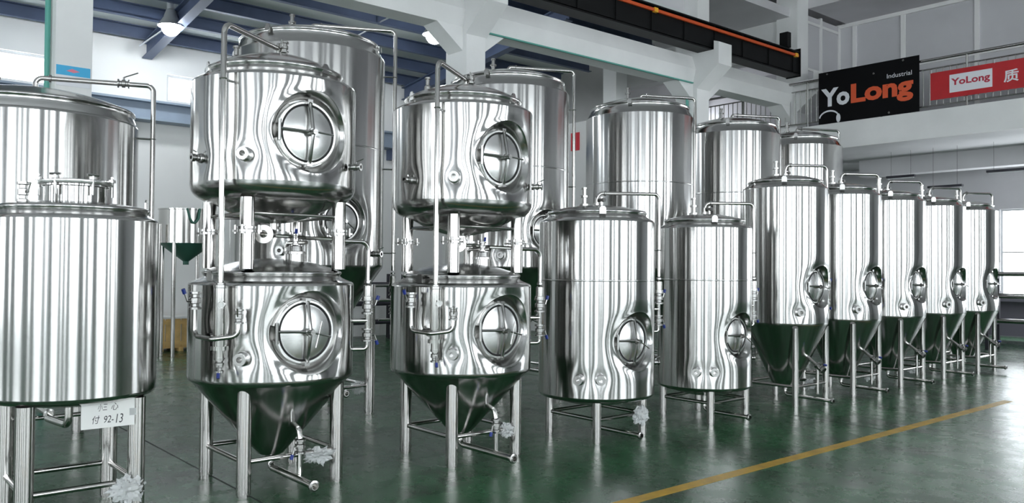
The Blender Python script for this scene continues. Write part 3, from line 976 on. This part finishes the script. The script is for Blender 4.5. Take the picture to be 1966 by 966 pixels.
# ------------------------------------------------------------------ the two stacked pairs
def lower_fermenter(c, s, zc, zt, zr, zd, label):
    R = 0.60
    t = thing('conical_fermenter', label, 'tank', (c[0], c[1], 0))
    ports = [(D(-43), zc + 0.16), (D(-62), zc + 0.42)]
    zm = zc + 0.330
    sh = mesh_obj('shell', shell_mesh(R, zc, zt, (zm, 0.295), [(a - D(3), z, 0.012, 0.05) for a, z in ports]), 'shell', t, 50)
    mesh_obj('cone_bottom', MB().lathe(cone_profile(R, zc, 0.10, 0.20), 96), 'head', t, 50)
    mesh_obj('top_head', MB().lathe(head_profile(R, zt, 0.495, zr, zd), 96), 'head', t, 50)
    sh.rotation_euler.z = D(3)
    door(t, R, zm, 0.295, 14, True, D(3))
    square_legs(t, s, 0.735, 0.05, 0.235)
    port(t, R, *ports[0])
    # spray tube with its U-bend and valves on the left flank
    az = D(-54)
    e = pol(R + 0.085, az, 0)
    mesh_obj('spray_tube', MB().lathe([(0.02, zt - 0.0), (0.043, zt - 0.012), (0.043, zt - 0.40), (0.058, zt - 0.402), (0.058, zt - 0.43), (0.034, zt - 0.432), (0.034, zt - 0.50), (0, zt - 0.50)], 20, (e.x, e.y, 0)), 'pipe', t)
    clamp(t, (e.x, e.y, zt), (0, 0, 1), 0.03)
    valve(t, (e.x, e.y, zt - 0.53), (0, 0, -1), pol(1, az + 0.5, 0), 0.10, 0.024)
    a1, a2 = pol(R + 0.10, D(-71), 0), pol(R + 0.12, D(-42), 0)
    zu = zt - 0.34
    mesh_obj('u_bend', MB().tube([(a1.x, a1.y, zu + 0.20), (a1.x, a1.y, zu), (e.x * 1.13, e.y * 1.13, zu - 0.01), (a2.x, a2.y, zu + 0.01), (a2.x * 0.99, a2.y * 0.99, zu + 0.10)], 0.017, 12, 0.05), 'pipe', t)
    valve(t, (a1.x, a1.y, zu + 0.24), (0, 0, 1), pol(1, D(-71), 0), 0.12, 0.028)
    valve(t, (a2.x * 0.99, a2.y * 0.99, zu + 0.14), (0, 0, 1), pol(1, D(-30), 0), 0.10, 0.022, None, 0.06)
    gauge(t, pol(R + 0.14, D(-50), zu + 0.22), pol(1, D(-40), 0), 0.024)
    mesh_obj('jacket_union', MB().turned(pol(R - 0.01, D(-62), zu), pol(1, D(-62), 0), [(0.05, 0), (0.05, 0.01), (0.02, 0.015), (0.02, 0.09)], 20), 'fit', t)
    # racking outlet low on the cone
    zo = 0.46
    ro = 0.10 + 0.5 * (zo - 0.2) / (zc - 0.2)
    p = pol(ro, D(4), zo); o2 = pol(ro + 0.09, D(4), zo - 0.03)
    mesh_obj('racking_pipe', MB().tube([p, o2, (o2.x + 0.02, o2.y, 0.36)], 0.02, 12, 0.04), 'pipe', t)
    valve(t, (o2.x + 0.025, o2.y, 0.31), (0, 0, -1), (0.4, -1, 0), 0.10, 0.026)
    mesh_obj('racking_tail', MB().rod((o2.x + 0.025, o2.y, 0.26), (o2.x + 0.025, o2.y, 0.10), 0.016, 10), 'pipe', t)
    bottom_drain(t, 0.195, 0.72, 0.026)
    # valve set on the right flank and the fitting on the crown
    valve_column(t, R, D(66), zt + 0.02)
    mesh_obj('hop_port', MB().lathe([(0.07, zd - 0.03), (0.07, zd + 0.03), (0.085, zd + 0.032), (0.085, zd + 0.05), (0.06, zd + 0.055), (0.055, zd + 0.09), (0, zd + 0.10)], 24, (0.16, 0.10, 0)), 'fit', t)
    mesh_obj('crown_pipe', MB().tube([(-0.12, 0.16, zd - 0.03), (-0.12, 0.16, zd + 0.12), (0.14, 0.20, zd + 0.12)], 0.016, 10, 0.04), 'pipe', t)
    valve(t, (0.16, 0.10, zd + 0.14), (0, 0, 1), (1, -0.4, 0), 0.08, 0.022, 'blue', 0.07)
    for a in (-75, 100, 190):
        lifting_lug(t, R - 0.05, D(a), zt + 0.05)
    return t


def upper_brite(c, s, z0, zb, zt, zr, zd, label, pipe_end, zside):
    R = 0.60
    t = thing('brite_tank', label, 'tank', (c[0], c[1], 0))
    ports = [(D(-43), zb + 0.17), (D(-82), zb + 0.16)]
    zm = zb + 0.355
    sh = mesh_obj('shell', shell_mesh(R, zb, zt, (zm, 0.295), [(a - D(3), z, 0.012, 0.055) for a, z in ports] + [(D(-55), zb + 0.5, 0.006, 0.16)]), 'shell', t, 50)
    mesh_obj('dished_bottom', MB().lathe(dish_profile(R, zb, 0.275, 0.125, 0.15), 96), 'head', t, 50)
    mesh_obj('top_head', MB().lathe(head_profile(R, zt, 0.495, zr, zd), 96), 'head', t, 50)
    sh.rotation_euler.z = D(3)
    door(t, R, zm, 0.295, 4, False, D(3))
    port(t, R, *ports[0])
    port(t, R, *ports[1], r=0.016)
    valve(t, pol(R + 0.02, D(-82), zb + 0.16), pol(1, D(-82), 0), (0, 0, 1), 0.05, 0.018, None, 0.03, 'sample_valve')
    valve(t, pol(R + 0.06, D(36), zb + 0.14), pol(1, D(36), 0), (0, 0.2, 1), 0.09, 0.018, None, 0.06, 'sample_valve')
    h = s / 2
    # four short legs with bolted flanges
    zl = zb - 0.115
    zf = z0 + (zl - z0) * 0.55
    first = None
    for a, b in ((h, -h), (h, h), (-h, -h), (-h, h)):
        if first is None:
            first = mesh_obj('leg', MB().lathe([(0.05, z0), (0.05, zl), (0, zl)], 24), 'leg', t, 35, (a, b, 0)); lg = first
        else:
            lg = again(first, (a, b, 0), t)
        fl_ = MB().lathe([(0.05, zf - 0.02), (0.072, zf - 0.02), (0.072, zf - 0.003), (0.05, zf - 0.003), (0.05, zf + 0.003), (0.072, zf + 0.003), (0.072, zf + 0.02), (0.05, zf + 0.02)], 24)
        fo = mesh_obj('flange', fl_, 'fit', lg)
        for q in range(4):
            an = q * pi / 2 + pi / 4
            fl2 = MB().rod((0.085 * cos(an), 0.085 * sin(an), zf - 0.03), (0.085 * cos(an), 0.085 * sin(an), zf + 0.03), 0.009, 6)
            fl2.box(0.085 * cos(an) - 0.015, 0.085 * cos(an) + 0.015, 0.085 * sin(an) - 0.015, 0.085 * sin(an) + 0.015, zf - 0.018, zf - 0.004)
            mesh_obj('bolt', fl2, 'fit', lg)
    zt_ = zf + 0.115
    sm = mesh_obj('stretcher', MB().rod((-h, 0, 0), (h, 0, 0), 0.013, 10), 'leg', t, 35, (0, -h, zt_))
    again(sm, (0, h, zt_), t); again(sm, (h, 0, zt_), t, (0, 0, pi / 2)); again(sm, (-h, 0, zt_), t, (0, 0, pi / 2))
    # outlet under the dish with a sight glass facing the aisle
    zo = zf - 0.02
    mesh_obj('outlet_pipe', MB().tube([(0, 0, zb - 0.27), (0, 0, zo), (0.10, -0.12, zo)], 0.03, 14, 0.05, hollow=0.9), 'pipe', t)
    dv = Vector((1, -0.55, 0)).normalized()
    mesh_obj('sight_flange', MB().turned((0.10, -0.12, zo), dv, [(0.03, 0), (0.068, 0), (0.068, 0.03), (0.052, 0.03), (0.052, 0.04), (0.028, 0.04), (0.028, 0.0)], 28), 'pipe', t)
    valve(t, (-0.02, 0.02, zo + 0.08), (0, 0, 1), (0.3, -1, 0.3), 0.10, 0.03, 'blue', 0.14)
    mesh_obj('tail_pipe', MB().tube([(0.0, 0.0, zo - 0.005), (0.05, 0.16, zo - 0.01), (0.14, 0.2, zo - 0.02), (h, h + 0.03, zo - 0.03)], 0.015, 10, 0.03), 'pipe', t)
    # spray pipe down the left flank
    az = D(-54)
    e = pol(R + 0.085, az, 0)
    sp_ = mesh_obj('spray_pipe', MB().tube([(0.02, 0.02, zd - 0.02), (0.02, 0.02, zd + 0.05), (e.x, e.y, zd + 0.055), (e.x, e.y, pipe_end)], 0.020, 14, 0.07), 'pipe', t)
    clamp(sp_, (0.02, 0.02, zd + 0.0), (0, 0, 1), 0.03)
    clamp(sp_, (e.x, e.y, pipe_end + 0.01), (0, 0, 1), 0.022)
    side_bracket(t, R, az, zt - 0.06, 0.085)
    mesh_obj('vent_stub', MB().tube([(0.04, 0.0, zd - 0.03), (0.04, 0.0, zd + 0.09)], 0.012, 10), 'pipe', t)
    valve(t, (0.06, 0.04, zd + 0.06), (0, 0, 1), (1, -1, 0), 0.08, 0.02, None, 0.05)
    mesh_obj('relief_valve', MB().lathe([(0.03, zd - 0.06), (0.03, zd - 0.0), (0.018, zd + 0.01), (0.018, zd + 0.06), (0.026, zd + 0.065), (0.026, zd + 0.08), (0, zd + 0.085)], 16, (-0.22, -0.22, 0)), 'fit', t)
    for a in (-95, 20, 150):
        lifting_lug(t, 0.50, D(a), zr - 0.01)
    # outlet that turns down the right flank
    er = pol(R + 0.11, D(66), 0)
    mesh_obj('down_pipe', MB().tube([(h * 0.9, h + 0.02, zside), (er.x, er.y, zside), (er.x, er.y, z0 - 0.11)], 0.018, 12, 0.07), 'pipe', t)
    return t


S1, S2 = (-5.92, 2.67), (-5.69, 4.275)
lower_fermenter(S1, 0.71, 0.80, 1.457, 1.545, 1.655, 'cone-bottomed steel fermenter under a stacked tank, next to the tank with a taped card')
upper_brite(S1, 0.71, 1.575, 2.19, 2.925, 3.03, 3.19, 'dish-bottomed steel tank stacked on the fermenter next to the carded tank', 1.46, 1.79)
lower_fermenter(S2, 0.67, 0.755, 1.437, 1.525, 1.635, 'cone-bottomed steel fermenter under a stacked tank, beside the single low upright tank')
upper_brite(S2, 0.67, 1.555, 2.14, 2.905, 3.01, 3.16, 'dish-bottomed steel tank stacked on the fermenter beside the low upright tank', 1.44, 1.76)


# ------------------------------------------------------------------ the two low upright tanks
def low_tank(c, R, s, zb, zt, zr, zd, zm, rh, label):
    t = thing('upright_tank', label, 'tank', (c[0], c[1], 0))
    ports = [(D(-62), zb + 0.17), (D(-42), zb + 0.175)]
    mesh_obj('shell', shell_mesh(R, zb, zt, (zm, rh), [(a, z, 0.010, 0.05) for a, z in ports]), 'shell', t, 50)
    mesh_obj('weld_seam', MB().lathe([(R - 0.002, -0.012), (R + 0.0012, -0.006), (R + 0.0018, 0), (R + 0.0012, 0.006), (R - 0.002, 0.012)], 96, (0, 0, 1.485)), 'head', t)
    mesh_obj('dished_bottom', MB().lathe(dish_profile(R, zb, 0.13, 0.05), 96), 'head', t, 50)
    mesh_obj('top_head', MB().lathe(head_profile(R, zt, R * 0.84, zr, zd), 96), 'head', t, 50)
    door(t, R, zm, rh, 30)
    square_legs(t, s, zb - 0.02, 0.039, 0.215)
    for p in ports:
        port(t, R, *p)
    e = top_fittings(t, R, zd, zend=1.52, gap=0.10)
    side_bracket(t, R, D(65), zt - 0.25, 0.10)
    valve_column(t, R, D(65), 1.50, 0.10)
    valve(t, pol(R + 0.05, D(62), zb + 0.26), pol(1, D(62), 0), (0, 0.3, 1), 0.08, 0.018, None, 0.05, 'sample_valve')
    bottom_drain(t, zb - 0.1, 0.58, 0.022, z=0.075)
    for a in (-40, 80, 200):
        lifting_lug(t, R * 0.84 + 0.02, D(a), zr - 0.01)
    mesh_obj('crown_valve', MB().rod((0.06, 0.0, zd - 0.02), (0.06, 0, zd + 0.08), 0.014, 10).rod((0.02, 0.0, zd + 0.05), (0.10, 0, zd + 0.05), 0.02, 10), 'fit', t)
    return t


low_tank((-5.55, 5.80), 0.555, 0.63, 0.42, 2.03, 2.125, 2.205, 0.93, 0.272, 'low upright steel tank on short legs beside the stacked pair')
low_tank((-5.47, 7.40), 0.50, 0.62, 0.37, 2.03, 2.115, 2.195, 0.905, 0.245, 'low upright steel tank on short legs beside the row of slim fermenters')


# ------------------------------------------------------------------ five slim cone-bottomed fermenters
def slim_fermenter():
    R = 0.50
    t = thing('slim_fermenter', '', 'tank')
    zc, zt, zr, zd = 0.975, 2.565, 2.655, 2.745
    ports = [(D(-40), zc + 0.13)]
    zm = 1.40
    mesh_obj('shell', shell_mesh(R, zc, zt, (zm, 0.25), [(a, z, 0.012, 0.05) for a, z in ports]), 'shell', t, 50)
    mesh_obj('cone_bottom', MB().lathe(cone_profile(R, zc, 0.14, 0.20), 96), 'head', t, 50)
    mesh_obj('top_head', MB().lathe(head_profile(R, zt, R * 0.86, zr, zd), 96), 'head', t, 50)
    door(t, R, zm, 0.25, 12)
    square_legs(t, 0.68, 0.92, 0.036, 0.24)
    port(t, R, *ports[0])
    top_fittings(t, R, zd, zend=1.62, gap=0.09, rise=0.13)
    side_bracket(t, R, D(65), zt - 0.15, 0.09)
    valve_column(t, R, D(65), 1.60, 0.09)
    zo = 0.58
    ro = 0.14 + 0.36 * (zo - 0.2) / (zc - 0.2)
    a = D(-5)
    p = pol(ro - 0.02, a, zo); q = pol(ro + 0.13, a, zo - 0.10)
    mesh_obj('racking_pipe', MB().tube([p, q], 0.02, 12), 'pipe', t)
    valve(t, pol(ro + 0.17, a, zo - 0.125), q - p, (0.2, -0.3, 1), 0.11, 0.026)
    mesh_obj('racking_tail', MB().rod(pol(ro + 0.06, D(18), 0.50), pol(ro + 0.06, D(18), 0.12), 0.018, 10), 'pipe', t)
    bottom_drain(t, 0.195, 0.66, 0.022, -0.06, 0.09)
    for k in (-60, 60, 180):
        lifting_lug(t, R * 0.86 + 0.03, D(k), zr - 0.01)
    mesh_obj('crown_valve', MB().rod((-0.05, 0.12, zd - 0.02), (-0.05, 0.12, zd + 0.07), 0.014, 10).rod((-0.09, 0.12, zd + 0.045), (-0.01, 0.12, zd + 0.045), 0.018, 10), 'fit', t)
    return t


F_Y = (9.05, 10.40, 11.72, 13.10, 14.38)
order = ('first', 'second', 'third', 'fourth', 'last')
proto = slim_fermenter()
for i, y in enumerate(F_Y):
    o = proto if i == 0 else copy_tree(proto)
    o.location = (-5.5, y, 0)
    o['label'] = '%s in the row of five slim cone-bottomed fermenters, counted from the low upright tanks' % order[i]
    o['group'] = 'slim cone-bottomed fermenters'


# ------------------------------------------------------------------ tall tanks of the back row
def tall_tank():
    R = 0.82
    t = thing('tall_fermenter', '', 'tank')
    zc, zt, zr, zd = 1.61, 3.87, 4.03, 4.20
    zm = 2.06
    mesh_obj('shell', shell_mesh(R, zc, zt, (zm, 0.27), [(D(-45), zc + 0.14, 0.012, 0.05)]), 'shell', t, 50)
    mesh_obj('weld_seam', MB().lathe([(R - 0.002, -0.012), (R + 0.0015, -0.006), (R + 0.002, 0), (R + 0.0015, 0.006), (R - 0.002, 0.012)], 96, (0, 0, 2.86)), 'head', t)
    mesh_obj('cone_bottom', MB().lathe(cone_profile(R, zc, 0.12, 0.55), 96), 'head', t, 50)
    mesh_obj('top_head', MB().lathe(head_profile(R, zt, R * 0.91, zr, zd), 96), 'head', t, 50)
    door(t, R, zm, 0.27, 40)
    square_legs(t, 1.0, 1.40, 0.056, 0.30)
    port(t, R, D(-45), zc + 0.14)
    top_fittings(t, R, zd, zend=1.55, r=0.022, gap=0.12, rise=0.07, flange_at=-0.2)
    for z in (3.75, 2.7, 1.75):
        side_bracket(t, R, D(65), z, 0.12)
    valve_column(t, R * 0.98, D(65), 1.52, 0.135)
    valve(t, pol(R + 0.05, D(30), zc + 0.12), pol(1, D(30), 0), (0, 0.2, 1), 0.09, 0.022, None, 0.06, 'sample_valve')
    bottom_drain(t, 0.54, 0.9, 0.028, z=0.30)
    mesh_obj('racking_pipe', MB().tube([pol(0.42, D(10), 0.95), pol(0.62, D(10), 0.88), pol(0.62, D(10), 0.45)], 0.022, 12, 0.05), 'pipe', t)
    for k in (-60, 60, 180):
        lifting_lug(t, R * 0.91 + 0.03, D(k), zr - 0.01)
    mesh_obj('crown_port', MB().lathe([(0.07, zd - 0.06), (0.07, zd - 0.01), (0.085, zd - 0.008), (0.085, zd + 0.012), (0, zd + 0.016)], 24, (0.05, 0.28, 0)), 'fit', t)
    return t


T_Y = (4.19, 7.05, 9.71, 12.12, 14.2)
T_lab = ('tall steel tank standing behind the stacked pair next to the carded tank', 'tall steel tank standing behind the stacked pair beside the low tanks',
         'tall steel tank standing behind the two low upright tanks', 'tall steel tank standing behind the first slim fermenter', 'tall steel tank standing behind the second slim fermenter, under the black banner')
tproto = tall_tank()
for i, y in enumerate(T_Y):
    o = tproto if i == 0 else copy_tree(tproto)
    o.location = (-8.4, y, 0)
    o['label'] = T_lab[i]
    o['group'] = 'tall tanks of the back row'

# ------------------------------------------------------------------ short wide tank behind the carded one
t = thing('wide_tank', 'wide domed steel tank with a looped top pipe behind the carded tank', 'tank', (-8.2, 1.48, 0))
R = 0.83
mesh_obj('shell', shell_mesh(R, 1.05, 2.82), 'shell', t, 50)
mesh_obj('dished_bottom', MB().lathe(dish_profile(R, 1.05, 0.22, 0.09), 96), 'head', t, 50)
mesh_obj('top_head', MB().lathe(head_profile(R, 2.82, R * 0.955, 2.945, 3.12), 96), 'head', t, 50)
square_legs(t, 1.0, 1.0, 0.056, 0.33)
top_fittings(t, R, 3.115, az=D(72), zend=1.9, r=0.022, gap=0.12, rise=0.115, flange_at=-0.3)
side_bracket(t, R, D(72), 2.75, 0.12)
e = pol(0.70, D(72), 3.24)
valve(t, e, pol(1, D(72), 0), (0, 0, 1), 0.10, 0.026, None, 0.13)
bottom_drain(t, 0.86, 0.8, 0.028, z=0.40)

# ------------------------------------------------------------------ the carded tank with a lidded hatch
t = thing('hatch_tank', 'upright steel tank with a flat lidded hatch on top and a taped white card', 'tank', (-5.85, 1.29, 0))
R = 0.50
mesh_obj('shell', shell_mesh(R, 0.80, 1.87), 'shell', t, 50)
mesh_obj('dished_bottom', MB().lathe(dish_profile(R, 0.80, 0.10, 0.05), 96), 'head', t, 50)
mesh_obj('top_head', MB().lathe(head_profile(R, 1.87, R * 0.87, 1.945, 2.0), 96), 'head', t, 50)
square_legs(t, 0.62, 0.76, 0.052, 0.235)
hx, hy = 0.03, 0.0
mesh_obj('hatch_neck', MB().lathe([(0.178, 1.94), (0.178, 2.085), (0.194, 2.09), (0.194, 2.10), (0.17, 2.10)], 72, (hx, hy, 0)), 'shell', t, 50)
lid = mesh_obj('hatch_lid', MB().lathe([(0.17, 2.10), (0.211, 2.10), (0.215, 2.104), (0.215, 2.122), (0.209, 2.126), (0.14, 2.135), (0, 2.14)], 72, (hx, hy, 0)), 'door', t, 50)
for k in range(6):
    a = k * pi / 3 + 0.25
    c = Vector((hx + 0.207 * cos(a), hy + 0.207 * sin(a), 0))
    mesh_obj('swing_bolt', MB().rod(c + Vector((0, 0, 2.03)), c + Vector((0, 0, 2.15)), 0.010, 10).rod(c + Vector((0, 0, 2.126)), c + Vector((0, 0, 2.145)), 0.022, 10), 'fit', lid)
    w = pol(1, a + pi / 2, 0)
    mesh_obj('wing_nut', MB().rod(c + Vector((0, 0, 2.155)) - w * 0.035, c + Vector((0, 0, 2.155)) + w * 0.035, 0.008, 8), 'fit', lid)
lifting_lug(t, 0.43, D(62), 1.97)
lifting_lug(t, 0.43, D(-160), 1.97)
valve(t, pol(0.36, D(-62), 2.03), (0, 0, 1), (1, 0.4, 0), 0.12, 0.022, None, 0.06)
mesh_obj('tap_stub', MB().rod(pol(0.36, D(-62), 1.95), pol(0.36, D(-62), 2.0), 0.018, 10), 'fit', t)
mesh_obj('drain_pipe', MB().tube([(-0.05, 0, 0.72), (-0.05, 0, 0.56), (-0.4, -0.05, 0.56)], 0.024, 12, 0.06), 'pipe', t)
# card taped to the right front leg
p0, p1 = at_x(156, 771, -5.486), at_x(258, 815, -5.486)
cd = thing('card', 'white handwritten card taped to the leg of the hatch tank', 'card', (-5.486, p0.y, p1.z))
cw_, chh = p1.y - p0.y, p0.z - p1.z
mesh_obj('card_sheet', MB().box(-0.002, 0.002, 0, cw_, 0, chh), 'paper', cd, 0)
for s_, y0, y1, z0, z1 in (('小三', 0.30, 0.48, 0.60, 0.86), ('心', 0.55, 0.68, 0.60, 0.86), ('付', 0.20, 0.34, 0.17, 0.45), ('92-', 0.42, 0.60, 0.17, 0.42), ('13', 0.64, 0.78, 0.13, 0.45)):
    tm = text_mesh('handwriting', s_, y0 * cw_, y1 * cw_, z0 * chh, z1 * chh, 0.0, 'ink', cd, 0.0, 0.2)
    for v in tm.data.vertices:
        v.co = (0.0032, v.co.x, v.co.z)
mesh_obj('tape', MB().box(0.002, 0.003, cw_ * 0.9, cw_ * 1.03, chh * 0.35, chh * 0.6), 'film', cd, 0)


# ------------------------------------------------------------------ crumpled plastic wraps round the pipe ends
def wrap(px, py, X, rx, ry, rz, seed, label, squash=None):
    p = at_x(px, py, X)
    bm_v = []; fs_ = []
    n, m = 34, 22
    mb = MB()
    rows = []
    for i in range(m + 1):
        th = pi * i / m
        rows.append([])
        for k in range(n):
            ph = 2 * pi * k / n
            d = Vector((sin(th) * cos(ph), sin(th) * sin(ph), cos(th)))
            q = d * 2.2 + Vector((seed * 7.3, seed * 3.1, seed))
            f = 0.80 + 0.45 * noise.noise(q) + 0.50 * abs(noise.noise(q * 2.3)) - 0.34 * abs(noise.noise(q * 4.6)) + 0.18 * noise.noise(q * 9)
            rows[-1].append(len(mb.v))
            mb.v.append((d.x * rx * f, d.y * ry * f, d.z * rz * f))
    for i in range(m):
        for k in range(n):
            j = (k + 1) % n
            mb.f.append((rows[i][k], rows[i + 1][k], rows[i + 1][j], rows[i][j]))
    zmin = min(v[2] for v in mb.v)
    o = mesh_obj('plastic_wrap', mb, 'film', None, 14, (p.x, p.y, max(p.z, -zmin + 0.002)))
    return tag(o, label, 'plastic wrap')


wrap(610, 874, -5.56, 0.07, 0.12, 0.06, 1, 'crumpled clear plastic wrap on the brace of the stacked fermenter next to the carded tank')
wrap(972, 826, -5.36, 0.05, 0.08, 0.065, 2, 'crumpled clear plastic wrap on the brace of the stacked fermenter beside the low tanks')
wrap(1232, 797, -5.18, 0.05, 0.10, 0.10, 3, 'crumpled clear plastic wrap hanging on the leg of the first low upright tank')
wrap(243, 940, -5.50, 0.05, 0.11, 0.09, 4, 'crumpled clear plastic wrap round the leg of the hatch tank')
wrap(1555, 737, -5.35, 0.06, 0.12, 0.07, 5, 'crumpled clear plastic wrap under the first slim fermenter')
wrap(1670, 722, -5.35, 0.06, 0.12, 0.07, 6, 'crumpled clear plastic wrap under the second slim fermenter')
wrap(1752, 708, -5.35, 0.06, 0.12, 0.07, 7, 'crumpled clear plastic wrap under the third slim fermenter')
wrap(1840, 690, -5.35, 0.06, 0.10, 0.07, 8, 'crumpled clear plastic wrap under the fourth slim fermenter')
wrap(688, 744, -7.95, 0.07, 0.10, 0.07, 9, 'crumpled clear plastic wrap on the brace of the tall tank behind the stacked pair')

# ------------------------------------------------------------------ things by the left wall
hp = at_z(352, 640, 0.0)
t = thing('hopper_tank', 'small open hopper tank on thin legs by the white wall', 'tank', (-15.0, at_x(358, 430, -15.0).y, 0))
mesh_obj('shell', MB().lathe([(0.46, 1.98), (0.46, 2.56), (0.475, 2.565), (0.475, 2.585), (0.45, 2.585), (0.45, 1.98)], 48), 'pipe', t)
mesh_obj('funnel', MB().lathe([(0.05, 1.60), (0.05, 1.66), (0.46, 1.98), (0.45, 1.98), (0.04, 1.66), (0.04, 1.60)], 48), 'machine', t)
for a in (45, 135, 225, 315):
    mesh_obj('leg', MB().rod(pol(0.44, D(a), 0), pol(0.44, D(a), 2.0), 0.035, 12), 'leg', t)
mesh_obj('hose_loop', MB().tube([pol(0.48, D(-18), 2.58), pol(0.50, D(-12), 2.40), pol(0.50, D(-5), 2.30), pol(0.50, D(4), 2.40), pol(0.48, D(8), 2.58)], 0.02, 10, 0.08), 'machine', t)
mesh_obj('level_pipe', MB().rod(pol(0.56, D(-70), 0.0), pol(0.56, D(-70), 2.3), 0.04, 12), 'leg', t)

ct = thing('wooden_crate', 'pale slatted wooden crate on the floor by the white wall', 'crate', (-16.0, 5.28, 0))
for k in range(6):
    mesh_obj('slat', MB().box(0.33, 0.35, -0.42 + k * 0.142, -0.42 + k * 0.142 + 0.125, 0.08, 0.60), 'wood', ct, 0)
for k in range(5):
    mesh_obj('slat', MB().box(-0.35 + k * 0.142, -0.35 + k * 0.142 + 0.125, -0.44, -0.42, 0.08, 0.60), 'wood', ct, 0)
for z in (0.12, 0.50):
    mesh_obj('batten', MB().box(0.35, 0.37, -0.44, 0.44, z, z + 0.07), 'wood', ct, 0)
mesh_obj('crate_base', MB().box(-0.34, 0.34, -0.42, 0.42, 0.06, 0.12), 'wood', ct, 0)
for y in (-0.36, 0.0, 0.36):
    mesh_obj('skid', MB().box(-0.34, 0.36, y - 0.04, y + 0.04, 0.0, 0.06), 'wood', ct, 0)
mesh_obj('lid_sheet', MB().box(-0.36, 0.36, -0.45, 0.45, 0.60, 0.625), 'paper', ct, 0)


def pipe_rack(name, label, c, L, axis_y, levels, pipes, frame_mat, seed):
    rnd = random.Random(seed)
    t = thing(name, label, 'rack', c, rz=0 if axis_y else pi / 2)
    for y in (-L * 0.42, 0, L * 0.42):
        for x in (-0.3, 0.3):
            mesh_obj('upright', MB().box(x - 0.03, x + 0.03, y - 0.03, y + 0.03, 0, levels[-1] + 0.28), frame_mat, t, 0)
        for z in levels:
            mesh_obj('arm', MB().box(-0.33, 0.33, y - 0.025, y + 0.025, z - 0.05, z), frame_mat, t, 0)
    for z in levels:
        x = -0.22
        for k in range(pipes):
            r = rnd.choice((0.025, 0.035, 0.045, 0.05))
            if x + 2 * r > 0.26:
                break
            mesh_obj('stored_pipe', MB().rod((x + r, -L / 2 + rnd.uniform(0, 0.3), z + r), (x + r, L / 2 - rnd.uniform(0, 0.3), z + r), r, 12), rnd.choice(('pipe', 'cast', 'leg')), t)
            x += 2 * r + 0.015
    return t


pipe_rack('pipe_rack', 'low dark pipe rack by the white wall, seen between the stacked pairs', (-15.6, 9.9, 0), 3.6, True, (0.35, 0.75, 1.15), 5, 'cast', 3)
pipe_rack('pipe_rack', 'dark pipe rack loaded with steel bars near the bright end window', (-6.55, 18.6, 0), 3.0, False, (0.55, 1.05, 1.5), 6, 'cast', 5)
# machine bench by the window
t = thing('work_bench', 'grey workbench with dark tooling under the bright end window', 'bench', (-6.6, 20.9, 0))
mesh_obj('bench_top', MB().box(-1.3, 1.6, -0.4, 0.4, 0.92, 1.0), 'lilac', t, 0)
for x in (-1.2, 1.5):
    for y in (-0.33, 0.33):
        mesh_obj('leg', MB().box(x - 0.04, x + 0.04, y - 0.04, y + 0.04, 0, 0.92), 'cast', t, 0)
mesh_obj('back_panel', MB().box(-1.2, 1.5, 0.30, 0.33, 0.1, 0.92), 'lilac', t, 0)
mesh_obj('vice', MB().box(-0.9, -0.6, -0.1, 0.1, 1.0, 1.15).box(-0.8, -0.7, -0.3, 0.3, 1.08, 1.2), 'cast', t, 0)
mesh_obj('tool_post', MB().rod((0.1, 0, 1.0), (0.1, 0, 1.35), 0.09, 16), 'cast', t)
